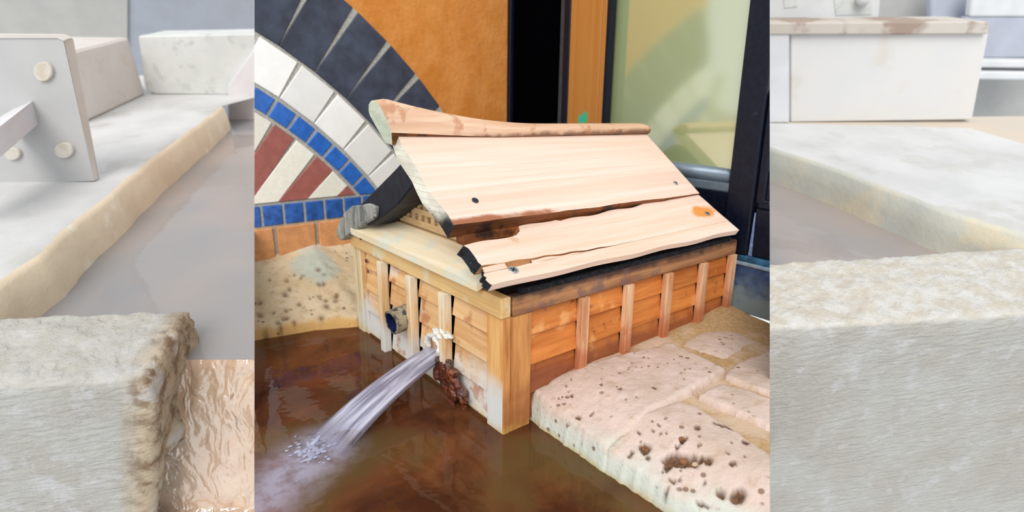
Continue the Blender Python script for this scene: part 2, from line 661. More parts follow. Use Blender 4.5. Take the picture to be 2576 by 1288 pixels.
LEDGE_R = stone_mat('pink_travertine', lin(208, 186, 170), lin(220, 198, 188), lin(196, 168, 142),
                    [('z', 0.03, 0.075, lin(214, 222, 212), 0.9, 14), ('z', -0.01, 0.02, lin(196, 176, 112), 0.9, 22)])
LEDGE_L = stone_mat('tan_travertine', lin(206, 180, 142), lin(218, 198, 166), lin(186, 160, 120),
                    [('z', 0.02, 0.05, lin(208, 160, 84), 0.8, 14), ('spot', (-0.03, 1.12, 0.16), (0.1, 0.16, 0.08), lin(176, 190, 182), 0.7, 9),
                     ('zup', 0.185, 0.205, lin(204, 200, 192), 0.7, 20)])
SAND = plain('sandy_mortar', lin(184, 152, 110), 0.85, 0.2, scale=110, var=0.16, bump=0.5, bd=0.004, st=[('noise', 6, 0.44, 0.6, lin(208, 184, 162), 0.8)])
PEBBLE = plain('brown_pebble', lin(136, 92, 60), 0.8, 0.3, scale=120, var=0.4, bump=0.8, bd=0.006)

# pool bed
N = NT('rusty_pool_bed', 0.8, 0.1)
n = N.noise(5, 6, 0.6, dist=0.8)
c = N.mix(N.mr(n, 0.3, 0.7), lin(84, 50, 30), lin(140, 84, 46))
c = N.mix(N.mr(N.noise(2.6, 3), 0.42, 0.66, 0, 0.8), c, lin(104, 84, 46))
c = stains_and_shade(N, c, [('spot', (-0.12, 0.72, -0.1), (0.4, 0.16, 0.2), lin(120, 64, 30), 0.8, 7),
                  ('noise', 26, 0.68, 0.74, lin(190, 120, 60), 0.6)])
N.color(c)
BED = N.mat
# water: clear, tinted, fresnel mirror
def water_mat(name, tint, rough=0.03, bump=0.04, scale=8, foam=None, ior=1.33, murk=None):
    N = NT(name)
    N.t.nodes.remove(N.b)
    tr = N.n('BsdfTransparent')
    tr.inputs['Color'].default_value = tint
    g = N.n('BsdfGlossy')
    g.inputs['Roughness'].default_value = rough
    fr = N.n('Fresnel')
    fr.inputs['IOR'].default_value = ior
    bp = N.n('Bump')
    bp.inputs['Strength'].default_value = bump
    bp.inputs['Distance'].default_value = 0.02
    N.put(bp.inputs['Height'], N.noise(scale, 3))
    N.t.links.new(bp.outputs[0], g.inputs['Normal'])
    N.t.links.new(bp.outputs[0], fr.inputs['Normal'])
    mx = N.n('MixShader')
    N.t.links.new(fr.outputs[0], mx.inputs[0])
    body = tr.outputs[0]
    if murk:                                         # suspended mineral cloud
        df = N.n('BsdfDiffuse')
        c = N.mix(N.mr(N.noise(murk[4], 5, 0.6, dist=0.6), 0.34, 0.66), murk[1], murk[2])
        c = N.mix(N.mr(N.noise(murk[4] * 0.55, 3, 0.5), 0.46, 0.66), c, murk[3])
        N.put(df.inputs['Color'], c)
        m0 = N.n('MixShader')
        m0.inputs[0].default_value = murk[0]
        N.t.links.new(tr.outputs[0], m0.inputs[1])
        N.t.links.new(df.outputs[0], m0.inputs[2])
        body = m0.outputs[0]
    N.t.links.new(body, mx.inputs[1])
    N.t.links.new(g.outputs[0], mx.inputs[2])
    sh = mx.outputs[0]
    if foam:
        d = N.n('BsdfDiffuse')
        d.inputs['Color'].default_value = foam[1]
        f = N.m('MULTIPLY', N.attr('foam'), N.mr(N.noise(26, 5, 0.6), 0.3, 0.62, 0.35, 1.0))
        m2 = N.n('MixShader')
        N.put(m2.inputs[0], N.m('MULTIPLY', f, foam[0]))
        N.t.links.new(sh, m2.inputs[1])
        N.t.links.new(d.outputs[0], m2.inputs[2])
        sh = m2.outputs[0]
    N.t.links.new(sh, N.out.inputs['Surface'])
    return N.mat


WATER = water_mat('pool_water', (0.86, 0.74, 0.62, 1), 0.04, 0.10, 9, foam=(0.8, lin(176, 174, 196)),
                  murk=(0.84, lin(76, 42, 26), lin(118, 68, 40), lin(98, 76, 44), 5.0))

# ------------------------------------------------------------------ centre: pool floor
floor = obj('floor', from_data([(-1.2, -1.2, -0.13), (1.1, -1.2, -0.13), (1.1, 1.3, -0.13), (-1.2, 1.3, -0.13)], [(0, 1, 2, 3)]), BED)
tag(floor, 'rusty brown stone bed under the hot spring pool', None, None, 'structure')

# pool water with a foamy patch where the jet lands
x = np.linspace(-0.85, 0.13, 110)
y = np.linspace(-0.75, 0.92, 150)
X, Y = np.meshgrid(x, y, indexing='ij')
a0, a1 = np.array([-0.355, 0.21]), np.array([-0.60, 0.06])
tt = np.clip(((X - a0[0]) * (a1 - a0)[0] + (Y - a0[1]) * (a1 - a0)[1]) / ((a1 - a0) @ (a1 - a0)), 0, 1)
dd = np.hypot(X - a0[0] - tt * (a1 - a0)[0], Y - a0[1] - tt * (a1 - a0)[1])
foam = smooth(0.13, 0.01, dd) ** 1.2 * (1 - 0.35 * tt)
ZW = fbm(P2(X, Y), 9, 2, 5) * 0.0012 + 0.006 * smooth(0.07, 0.0, np.hypot(X - a0[0], Y - a0[1])) * fbm(P2(X, Y), 60, 2, 3)
V = np.stack([X, Y, ZW], -1).reshape(-1, 3)
bmw = from_data(V, grid_faces(*X.shape))
lay = bmw.verts.layers.float.new('foam')
for v, f in zip(bmw.verts, foam.reshape(-1)):
    v[lay] = float(f)
water = obj('pool_water', face_up(bmw), WATER, smooth=True)
tag(water, 'clear brown hot spring water around the small wooden house', 'water', None, 'stuff')

# ------------------------------------------------------------------ centre: arch wall
YW = 1.25
wall = obj('wall_left', box_bm(-0.75, 0.985, YW, YW + 0.1, -0.2, 2.0), PLASTER)
tag(wall, 'orange plastered wall with a mosaic arch of tiles', None, None, 'structure')
CX, CZ = -0.970, -0.5225
TT = 0.012                                            # how far the tiles stand proud


def arc_band(r0, r1, y0, y1, a0=30, a1=75, n=46):
    vs, fs = [], []
    for i in range(n + 1):
        a = math.radians(a0 + (a1 - a0) * i / n)
        for r in (r0, r1):
            for yy in (y0, y1):
                vs.append((CX + r * math.cos(a), yy, CZ + r * math.sin(a)))
    for i in range(n):
        k = i * 4
        for q in ((0, 1), (1, 3), (3, 2), (2, 0)):
            fs.append((k + q[0], k + q[1], k + 4 + q[1], k + 4 + q[0]))
    fs += [(0, 1, 3, 2), tuple(4 * n + q for q in (0, 1, 3, 2))]
    return fix(from_data(vs, fs))


def cut_z(bm, z, above=True):
    r = bmesh.ops.bisect_plane(bm, geom=bm.verts[:] + bm.edges[:] + bm.faces[:], plane_co=(0, 0, z), plane_no=(0, 0, 1),
                               dist=1e-6, clear_inner=above, clear_outer=not above)
    ed = [e for e in r['geom_cut'] if isinstance(e, bmesh.types.BMEdge) and e.is_valid and len(e.link_faces) == 1]
    if ed:
        bmesh.ops.holes_fill(bm, edges=ed, sides=0)
    return bm


g = arc_band(1.0, 2.016, YW - TT * 0.45, YW + 0.01)
cut_z(g, 0.384)
obj('grout', g, GROUT, wall)


def radial_tile(name, r0, r1, ang, w, mat, zcut=None, th=TT, bow=True):
    a = math.radians(ang)
    er, et = np.array([math.cos(a), 0, math.sin(a)]), np.array([-math.sin(a), 0, math.cos(a)])
    c0 = np.array([CX, YW - th, CZ])
    p = [c0 + er * r0 - et * w / 2, c0 + er * r1 - et * w / 2, c0 + er * r1 + et * w / 2, c0 + er * r0 + et * w / 2]
    bm = prism(p, (0, th + 0.005, 0))
    if zcut is not None:
        if max(q[2] for q in p) <= zcut:
            bm.free()
            return
        cut_z(bm, zcut)
    if not bm.verts:
        bm.free()
        return
    ed = [e for e in bm.edges if all(v.co.y < YW - th + 1e-4 for v in e.verts)]
    bevel(bm, 0.0022, 1, ed)
    return obj(name, bm, mat, wall)


for a in (60.25, 55.4, 50.5, 45.65, 40.75, 35.6):
    radial_tile('slate_tile', 1.727, 2.014, a, 0.1455, SLATE)
for a in (63.0, 57.6, 52.15, 46.75, 41.3, 35.9, 30.5):
    radial_tile('white_tile', 1.570, 1.716, a, 0.1440, WHITE_T, 0.385)
for k in range(8):
    radial_tile('blue_tile', 1.494, 1.557, 56.6 - 3.17 * k, 0.0735, BLUE_T, 0.385)
for k, a in enumerate((55.65, 52.0, 48.35, 44.75, 41.45, 38.6)):
    w = (0.083, 0.082, 0.082, 0.08, 0.082, 0.07)[k]
    radial_tile(('cream_tile', 'red_tile')[k % 2], 1.05, 1.480, a, w, (CREAM_T, RED_T)[k % 2], 0.388)
g = box_bm(-0.7, 0.98, YW - TT * 0.45, YW + 0.01, 0.17, 0.384)
obj('grout', g, GROUT, wall)
for k in range(-6, 12):
    x0 = -0.168 + 0.0785 * k
    if -0.5 < x0 < 0.4:
        bm = box_bm(x0 + 0.005, x0 + 0.0735, YW - TT, YW + 0.005, 0.302, 0.377)
        bevel(bm, 0.003, 1, [e for e in bm.edges if all(v.co.y < YW - TT + 1e-4 for v in e.verts)])
        obj('blue_tile', bm, BLUE_T2, wall)
for k in range(-3, 5):
    x0 = -0.130 + 0.158 * k
    if -0.6 < x0 < 0.4:
        bm = box_bm(x0 + 0.007, x0 + 0.151, YW - TT * 1.6, YW + 0.005, 0.17, 0.294)
        bevel(bm, 0.004, 1, [e for e in bm.edges if all(v.co.y < YW - TT * 1.6 + 1e-4 for v in e.verts)])
        obj('brick_tile', bm, BRICK_T, wall)

# ------------------------------------------------------------------ centre: window on the right
XW = 0.98
win = obj('window_1', box_bm(XW + 0.062, XW + 0.11, -0.6, 1.26, 0.28, 1.9), BLACK)
tag(win, 'tall glazed window in a dark navy frame', None, None, 'structure')
obj('dark_panel', box_bm(XW + 0.02, XW + 0.04, 0.90, 1.235, 0.29, 1.9), BLACK, win)
obj('corner_jamb', box_bm(XW, XW + 0.04, 1.225, 1.25, 0.29, 1.9, 0.003), NAVY, win)
obj('edge_strip', box_bm(XW + 0.005, XW + 0.035, 0.875, 0.900, 0.29, 1.9, 0.003), GREYBAR, win)
obj('edge_strip', box_bm(XW, XW + 0.035, 0.838, 0.875, 0.29, 1.9, 0.003), NAVY, win)
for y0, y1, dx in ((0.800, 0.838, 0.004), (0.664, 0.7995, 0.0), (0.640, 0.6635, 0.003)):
    obj('reflection_strip', box_bm(XW + dx, XW + 0.036, y0, y1, 0.29, 1.9, 0.0015), REFL_ORANGE, win)  # upright strips coloured like the orange wall mirrored in glass
obj('seal', box_bm(XW + 0.002, XW + 0.036, 0.626, 0.640, 0.29, 1.9), NAVY, win)
obj('pane', prism([(XW + 0.000, 0.045, 0.52), (XW + 0.052, 0.645, 0.52), (XW + 0.052, 0.645, 1.9), (XW + 0.000, 0.045, 1.9)], (0.006, 0, 0)), PANE, win)
r = tube_bm([(XW + 0.012, 0.06, 0.535), (XW + 0.012, 0.63, 0.535)], 0.024, 20)
obj('bottom_rail', r, RAIL, win, smooth=True)
obj('lower_rail', box_bm(XW - 0.004, XW + 0.03, 0.05, 0.63, 0.478, 0.512, 0.006), RAIL, win)
obj('base_panel', box_bm(XW, XW + 0.035, 0.04, 0.66, 0.29, 0.48, 0.002), NAVY, win)
obj('jamb', box_bm(XW - 0.018, XW + 0.04, -0.032, 0.056, 0.288, 1.9, 0.004), NAVY, win)
obj('side_bead', box_bm(XW - 0.006, XW + 0.04, -0.062, -0.032, 0.455, 1.9, 0.006), NAVY, win)
obj('side_pane', box_bm(XW + 0.004, XW + 0.03, -0.4, -0.06, 0.47, 1.9, 0.004), NAVY, win)
obj('side_rail', box_bm(XW - 0.012, XW + 0.04, -0.4, -0.046, 0.445, 0.462, 0.004), NAVY, win)
obj('side_base', box_bm(XW - 0.008, XW + 0.04, -0.4, -0.040, 0.288, 0.446, 0.004), NAVY, win)
obj('lime_streak', prism([(XW - 0.010, -0.036, 0.29), (XW - 0.010, -0.048, 0.29), (XW - 0.010, -0.043, 0.43), (XW - 0.010, -0.040, 0.43)], (0.004, 0, 0)), LIME, win)
# teal mark on the boards painted as a reflection
for (cx_, cy_, rx, ry) in ((1460, 302, 5, 14), (1471, 296, 6, 16)):
    pl = [on_x(cx_ + rx * math.cos(t), cy_ + ry * math.sin(t), XW - 0.0008) for t in np.linspace(0, 2 * math.pi, 16, endpoint=False)]
    obj('sticker', prism(pl, (0.002, 0, 0)), TEAL, win)
sill = obj('trim_1', box_bm(0.953, XW + 0.06, -0.6, 1.2, 0.1, 0.262, 0.004), SILL)
tag(sill, 'blue stained sill block below the window with lime scale', None, None, 'structure')
obj('sill_top', box_bm(0.958, XW + 0.05, -0.6, 1.19, 0.262, 0.288, 0.004), SILLTOP, sill)
obj('sill_strip', box_bm(0.947, 0.958, -0.6, -0.004, 0.259, 0.270, 0.002), SILLWHITE, sill)

# ------------------------------------------------------------------ centre: left stone ledge
x = np.linspace(-0.62, 0.97, 210)
y = np.linspace(0.74, 1.248, 110)
X, Y = np.meshgrid(x, y, indexing='ij')
yedge = np.interp(X, [-0.7, -0.321, -0.152, 0.002, 0.06, 1.0], [0.95, 0.896, 0.866, 0.806, 0.83, 0.83]) + 0.006 * fbm(P2(X, Y), 18, 3, 7)
d = Y - yedge
H = -0.14 + smooth(-0.035, 0.035, d) * 0.165 + np.clip(d - 0.01, 0, 1) * 0.43
H = H + 0.010 * fbm(P2(X, Y), 9, 4, 2) * smooth(0, 0.03, d) + 0.004 * fbm(P2(X, Y), 45, 3, 9) * smooth(0, 0.03, d)
pit = np.zeros_like(X)
for k in range(46):
    px_, py_ = rng.uniform(-0.45, 0.0), rng.uniform(0.88, 1.15)
    r_ = rng.uniform(0.004, 0.010)
    w = np.exp(-(((X - px_) / r_) ** 2 + ((Y - py_) / (r_ * 1.4)) ** 2))
    H -= w * r_ * 0.7
    pit = np.maximum(pit, w * 0.9)
H = np.minimum(H, 0.215)
bml = from_data(np.stack([X, Y, H], -1).reshape(-1, 3), grid_faces(*X.shape))
lay = bml.verts.layers.float.new('pit')
for v, f in zip(bml.verts, pit.reshape(-1)):
    v[lay] = float(f)
led = obj('stone_ledge', face_up(bml), LEDGE_L, smooth=True)
tag(led, 'tan pitted stone ledge sloping up from the pool to the tiled wall', 'stone')

# ------------------------------------------------------------------ centre: right stone slabs
def top_z(X, Y, top):
    return top - smooth(0.24, 0.08, X) * (0.024 + 0.030 * np.clip(-Y / 0.45, 0, 1.2))


x = np.linspace(0.115, 0.955, 170)
y = np.linspace(-0.85, 0.06, 150)
X, Y = np.meshgrid(x, y, indexing='ij')
ZS = top_z(X, Y, 0.084) + 0.005 * fbm(P2(X, Y), 7, 4, 61) + 0.0012 * fbm(P2(X, Y), 110, 2, 63) + 0.012 * smooth(-0.09, 0.0, Y)
ZS += 0.02 * smooth(0.72, 0.95, X) * smooth(-0.25, 0.0, Y)
top = np.stack([X, Y, ZS], -1)
bed = obj('sand_bed', slab_bm(top, (0, 0, -0.06)), SAND, smooth=True)
tag(bed, 'gritty sandy mortar between the pink stone slabs beside the house', 'mortar', None, 'stuff')


def poly_sd(X, Y, poly):
    """signed distance, positive inside"""
    p = np.array(poly, float)
    n = len(p)
    d = np.full(X.shape, 1e9)
    ins = np.zeros(X.shape, bool)
    for i in range(n):
        a, b = p[i], p[(i + 1) % n]
        e = b - a
        t = np.clip(((X - a[0]) * e[0] + (Y - a[1]) * e[1]) / (e @ e), 0, 1)
        d = np.minimum(d, np.hypot(X - a[0] - t * e[0], Y - a[1] - t * e[1]))
        c = ((a[1] > Y) != (b[1] > Y)) & (X < (b[0] - a[0]) * (Y - a[1]) / (b[1] - a[1] + 1e-12) + a[0])
        ins ^= c
    return np.where(ins, d, -d)


def stone_slab(name, poly, top, low, edge, label, mat, res=0.005, pits=(), front_low=None, seed=0):
    p = np.array(poly)
    x = np.arange(p[:, 0].min() - 0.02, p[:, 0].max() + 0.02, res)
    y = np.arange(p[:, 1].min() - 0.02, p[:, 1].max() + 0.02, res)
    X, Y = np.meshgrid(x, y, indexing='ij')
    d = poly_sd(X, Y, poly) + 0.005 * fbm(P2(X, Y), 25, 3, seed) + 0.003 * fbm(P2(X, Y), 90, 2, seed + 4)
    lo = np.full(X.shape, low)
    ed = np.full(X.shape, edge)
    if front_low is not None:                        # the edge along the pool drops into the water
        near = smooth(0.16, 0.13, X)
        lo = low + (front_low - low) * near
        ed = edge + (0.020 - edge) * near
    tz = top_z(X, Y, top)
    s = np.clip((d + 0.012) / ed, 0, 1)
    s = np.sqrt(np.clip(1 - (1 - s) ** 2, 0, 1))
    H = lo + (tz - lo) * s + 0.004 * fbm(P2(X, Y), 8, 4, seed + 1) * s + 0.0022 * fbm(P2(X, Y), 50, 3, seed + 2) * s
    pit = np.zeros_like(X)
    for (qx, qy, rx, ry, an, dep) in pits:
        c, s_ = math.cos(an), math.sin(an)
        u, v = ((X - qx) * c + (Y - qy) * s_) / rx, (-(X - qx) * s_ + (Y - qy) * c) / ry
        rr = np.hypot(u, v) + 0.5 * fbm(P2(X, Y), 70, 3, seed + 6)
        w = smooth(1.15, 0.7, rr) * smooth(0.3, 0.8, s)
        H -= w * dep
        pit = np.maximum(pit, w)
    keep = d > -0.014
    idx = -np.ones(X.shape, int)
    idx[keep] = np.arange(keep.sum())
    V = np.stack([X, Y, H], -1)[keep]
    F = []
    for i in range(X.shape[0] - 1):
        for j in range(X.shape[1] - 1):
            q = (idx[i, j], idx[i + 1, j], idx[i + 1, j + 1], idx[i, j + 1])
            if min(q) >= 0:
                F.append(q)
    bm = from_data(V, F)
    lay = bm.verts.layers.float.new('pit')
    for v, f in zip(bm.verts, pit[keep]):
        v[lay] = float(f)
    for v in [v for v in bm.verts if not v.link_faces]:
        bm.verts.remove(v)
    # skirt down so that the slab is solid
    be = [e for e in bm.edges if len(e.link_faces) == 1]
    r = bmesh.ops.extrude_edge_only(bm, edges=be)
    for v in [q for q in r['geom'] if isinstance(q, bmesh.types.BMVert)]:
        v.co.z -= 0.03
        v[lay] = 0.0
    fix(bm)
    o = obj(name, bm, mat, smooth=True)
    if o:
        tag(o, label, 'stone')
    return o


def zpit(x, y, rx, ry, an, dep, z=0.098):
    for _ in range(4):
        p = on_z(x, y, z)
        z = float(top_z(np.array(p[0]), np.array(p[1]), 0.099))
    return (p[0], p[1], rx, ry, an, dep)


pA = [zpit(1455, 1052, .008, .010, 0, .006), zpit(1560, 890 + 90, .006, .005, 0, .003), zpit(1437, 998, .005, .004, 0, .004), zpit(1645, 978, .005, .008, 0, .004),
      zpit(1512, 968, .005, .004, 0, .003), zpit(1487, 1045, .008, .004, 0, .004)]
pB = [zpit(1623, 1131, .016, .013, 0.3, .008), zpit(1716, 1168, .016, .034, 0.5, .009), zpit(1590, 1138, .006, .007, 0, .007),
      zpit(1718, 1106, .009, .007, 0, .006), zpit(1704, 1128, .006, .005, 0, .006), zpit(1680, 1180, .009, .009, 0, .006),
      zpit(1745, 1158, .008, .007, 0, .006), zpit(1765, 1160, .009, .007, 0, .006), zpit(1782, 1160, .010, .009, 0.3, .007),
      zpit(1812, 1250, .008, .009, 0, .009), zpit(1855, 1262, .014, .013, 0, .008), zpit(1770, 1268, .004, .014, 0.4, .007),
      zpit(1876, 1110, .010, .009, 0, .004), zpit(1845, 1164, .007, .006, 0, .005), zpit(1693, 1212, .004, .009, .3, .006),
      zpit(1825, 1070, .008, .024, 0.35, .004), zpit(1755, 1075, .010, .007, 0, .004), zpit(1920, 1105, .010, .006, 0, .005),
      zpit(1660, 1090, .004, .004, 0, .004), zpit(1608, 1090, .004, .006, 0, .004)]
for k in range(26):
    qx, qy = rng.uniform(0.09, 0.30), rng.uniform(-0.56, -0.25)
    pB.append((qx, qy, rng.uniform(.002, .005), rng.uniform(.002, .005), 0, .003))
for k in range(30):
    qx, qy = rng.uniform(0.12, 0.5), rng.uniform(-0.22, -0.03)
    pA.append((qx, qy, rng.uniform(.002, .004), rng.uniform(.002, .004), 0, .002))
stone_slab('stone_slab', [(0.090, -0.242), (0.096, -0.06), (0.100, 0.012), (0.2, 0.0), (0.36, -0.015), (0.57, -0.05), (0.560, -0.12), (0.552, -0.228), (0.40, -0.240), (0.22, -0.236)],
           0.101, 0.078, 0.018, 'largest pinkish stone slab lying along the right side of the wooden house', LEDGE_R, pits=pA, front_low=-0.12, seed=11)
stone_slab('stone_slab', [(0.104, -0.75), (0.094, -0.40), (0.089, -0.238), (0.22, -0.243), (0.31, -0.262), (0.325, -0.30), (0.29, -0.47), (0.25, -0.75)],
           0.097, 0.078, 0.022, 'pale front stone slab with brown pits at the pool edge', LEDGE_R, pits=pB, front_low=-0.12, seed=23)
stone_slab('stone_slab', [(0.385, -0.278), (0.475, -0.276), (0.49, -0.33), (0.50, -0.6), (0.40, -0.6)],
           0.096, 0.078, 0.014, 'narrow pink stone strip between two sandy grooves at the right', LEDGE_R, seed=31)
stone_slab('stone_slab', [(0.525, -0.256), (0.62, -0.235), (0.74, -0.25), (0.76, -0.6), (0.56, -0.6), (0.53, -0.35)],
           0.096, 0.078, 0.016, 'small pink stone slab above the narrow strip at the right edge', LEDGE_R, seed=37)
stone_slab('stone_slab', [(0.61, -0.055), (0.74, -0.045), (0.83, -0.09), (0.80, -0.18), (0.63, -0.18)],
           0.090, 0.078, 0.05, 'worn stone slab nearly covered by sand near the window sill', LEDGE_R, seed=41)


def pebble(x, y, r, label, z=0.096, sq=0.7):
    dz = 0.098 - z
    for _ in range(4):
        p = on_z(x, y, z)
        z = float(top_z(np.array(p[0]), np.array(p[1]), 0.099)) - dz
    bm = bmesh.new()
    bmesh.ops.create_icosphere(bm, subdivisions=2, radius=r)
    for v in bm.verts:
        n_ = float(fbm(np.array([v.co]) + x, 60, 2, 3)[0])
        v.co = v.co * (1 + 0.35 * n_)
        v.co.z *= sq
        v.co += Vector(p)
    o = obj('pebble', bm, PEBBLE, smooth=True)
    if o:
        tag(o, label, 'pebble')


pebble(1416, 1002, 0.006, 'tiny brown pebble on the pink slab near the house corner')
pebble(1720, 1163, 0.013, 'largest brown pebble wedged in the deep pit of the front slab', 0.088)
pebble(1625, 1131, 0.010, 'brown pebble in the round pit left of the deepest pit', 0.090)
pebble(1812, 1250, 0.007, 'small round brown pebble near the bottom edge of the front slab', 0.093)
pebble(1856, 1262, 0.011, 'brown pebble in the pit nearest the bottom right corner of the slab', 0.091)
pebble(1716, 1105, 0.006, 'reddish pebble at the far side of the front slab pits', 0.095)
pebble(1916, 798, 0.010, 'flat pale stone chip on the sand below the blue sill', 0.088, 0.3)

# ------------------------------------------------------------------ the wooden house
house = empty('wooden_bathhouse', (0.46, 0.40, 0.0), 'small weathered wooden house with a plank roof standing at the pool corner', 'house')
ORIG[house.name] = Vector(house.location)
WD, LN, HB = 0.8137, 0.946, 0.293
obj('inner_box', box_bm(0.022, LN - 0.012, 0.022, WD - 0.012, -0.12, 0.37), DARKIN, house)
# front corner post: two boards meeting at the corner
bm = box_bm(0.0, 0.022, 0.0, 0.063, -0.12, HB, 0.002)
obj('corner_post', bm, W_POST_L, house)
obj('corner_post', box_bm(0.0005, 0.021, -0.003, 0.019, -0.12, HB - 0.001, 0.0025), W_POST, house)
obj('corner_post', box_bm(0.0212, 0.083, -0.002, 0.020, -0.12, HB - 0.002, 0.002), W_POST, house)
obj('far_post', box_bm(-0.002, 0.022, 0.765, WD, -0.12, HB, 0.003), W_FAR, house)
obj('far_post', box_bm(0.004, 0.022, 0.742, 0.765, -0.12, HB, 0.002), W_BOARD_L, house)
# left clapboards, bay by bay
bays_l = [(0.068, 0.2165), (0.240, 0.391), (0.415, 0.570), (0.594, 0.739)]
tiers_l = [(0.234, 0.300), (0.159, 0.242), (0.0847, 0.167), (0.010, 0.093), (-0.1, 0.018)]


def clap(axis, a0, a1, z0, z1, mat, name='clapboard'):
    """a board tilted so that its lower edge stands proud"""
    o0, o1, th = 0.003, 0.013, 0.009
    a0 += random.uniform(-.001, .002)
    dz = random.uniform(-.0015, .0015)
    if axis == 'y':
        p = [(o0, a0, z0 + dz), (o0 + th, a0, z0 + dz), (o1 + th, a0, z1), (o1, a0, z1)]
        v = (0, a1 - a0, 0)
    else:
        p = [(a0, o0, z0 + dz), (a0, o0 + th, z0 + dz), (a0, o1 + th, z1), (a0, o1, z1)]
        v = (a1 - a0, 0, 0)
    obj(name, prism(p, v, 0.0008), mat, house)


for (y0, y1) in bays_l:
    for (z0, z1) in tiers_l:
        clap('y', y0, y1, z0, z1, W_BOARD_L)
for yc in (0.590, 0.411, 0.236):
    obj('batten', box_bm(-0.019, 0.006, yc - 0.0135, yc + 0.0135, 0.0 - 0.06 if yc > 0.3 else 0.075, HB - 0.002, 0.0015), W_BAT_L, house)
bays_r = [(0.083, 0.238), (0.264, 0.409), (0.437, 0.582), (0.608, 0.758), (0.786, 0.918)]
tiers_r = [(0.2303, 0.298), (0.1535, 0.238), (0.077, 0.161), (0.01, 0.085)]
for (x0, x1) in bays_r:
    for (z0, z1) in tiers_r:
        clap('x', x0 - 0.004, x1 + 0.004, z0, z1, W_BOARD_R)
for xc in (0.251, 0.423, 0.595, 0.772, 0.932):
    obj('batten', box_bm(xc - 0.0135, xc + 0.0135, -0.014, 0.006, 0.05, HB - 0.001, 0.0015), W_BAT_R, house)
# bands under the eaves
obj('eave_band', box_bm(-0.009, 0.019, -0.004, WD + 0.002, HB, 0.342, 0.0025), W_BAND_L, house)
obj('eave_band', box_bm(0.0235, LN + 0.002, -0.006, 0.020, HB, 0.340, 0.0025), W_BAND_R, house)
# skirt plank over the left band
top = np.zeros((14, 5, 3))
for i, yy in enumerate(np.linspace(0.060, 0.755, 14)):
    for j, t in enumerate(np.linspace(0, 1, 5)):
        top[i, j] = (-0.032 + t * 0.125, yy, 0.366 + 0.048 * t)
obj('eave_plank', slab_bm(top, (0.003, 0, -0.020)), W_SKIRT, house)
# gable lattice
GX = 0.06


def gable_span(z):
    t = (z - 0.395) / (0.640 - 0.395)
    return 0.10 + t * 0.29, 0.735 - t * 0.30


tri = [(GX + 0.014, 0.09, 0.385), (GX + 0.014, 0.75, 0.385), (GX + 0.014, 0.42, 0.64)]
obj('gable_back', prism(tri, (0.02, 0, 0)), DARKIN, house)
for z0, h in ((0.392, 0.012), (0.410, 0.019), (0.447, 0.016), (0.482, 0.015), (0.515, 0.014), (0.547, 0.013)):
    a, b = gable_span(z0 + h)
    obj('gable_slat', box_bm(GX - 0.002, GX + 0.012, a, b, z0, z0 + h, 0.001), W_LATT, house)
for z0, z1, s in ((0.429, 0.447, 0.036), (0.463, 0.482, 0.036), (0.497, 0.515, 0.036), (0.529, 0.547, 0.036)):
    a, b = gable_span(z1)
    k = a + 0.012
    while k < b - 0.014:
        obj('lattice_peg', box_bm(GX, GX + 0.012, k, k + 0.019, z0, z1), W_LATT, house)
        k += s
# far-slope planks: thick dark boards whose ends show at the left
far = [on_x(a, b, -0.02) for a, b in ((1012, 404), (995, 424), (950, 470), (906, 514), (903, 524), (920, 569), (935, 568), (1000, 515), (1042, 462), (1040, 420))]
obj('roof_plank', prism(far, (0.93, 0, 0), 0.004), W_DARK, house)
far2 = [on_x(a, b, -0.03) for a, b in ((925, 512), (905, 516), (884, 518), (866, 533), (853, 556), (845, 580), (848, 597), (857, 606), (900, 575), (944, 548), (945, 520))]
obj('roof_plank', prism(far2, (0.93, 0, 0), 0.004), W_GREY, house)
# dark board closing the shadowed verge under the far slope
vg = [on_x(a, b, 0.02) for a, b in ((1038, 450), (1000, 505), (935, 560), (912, 570), (960, 545), (1010, 500), (1045, 470))]

# lower roof plank, split along its length into an upper and a lower strip
P00, P10, P01, P11 = [np.array(q) for q in ((-0.063, -0.032, 0.392), (0.905, -0.030, 0.382), (-0.037, 0.108, 0.457), (0.884, 0.115, 0.478))]


def plank_pt(s, t):
    return (1 - s) * (1 - t) * P00 + s * (1 - t) * P10 + (1 - s) * t * P01 + s * t * P11


def strip(s0, s1, t0, t1, off=0.0, ns=70, nt=7, seed=0, wob=0.012):
    """s0: function of t, t0/t1: functions of s"""
    nrm = np.cross(P10 - P00, P01 - P00)
    nrm /= np.linalg.norm(nrm)
    top = np.zeros((ns, nt, 3))
    for i in range(ns):
        for j in range(nt):
            u, v = i / (ns - 1), j / (nt - 1)
            s = s0(v) + (s1 - s0(v)) * u
            t = t0(s) + (t1(s) - t0(s)) * v
            if i == 0:
                s += wob * 0.6 * float(fbm(np.array([[v * 3.0, seed, 0]]), 3, 3, seed)[0])
            top[i, j] = plank_pt(s, t) + nrm * (off + 0.0012 * float(fbm(np.array([[s * 3, t * 2, seed]]), 3, 3, seed)[0]))
    return top, nrm


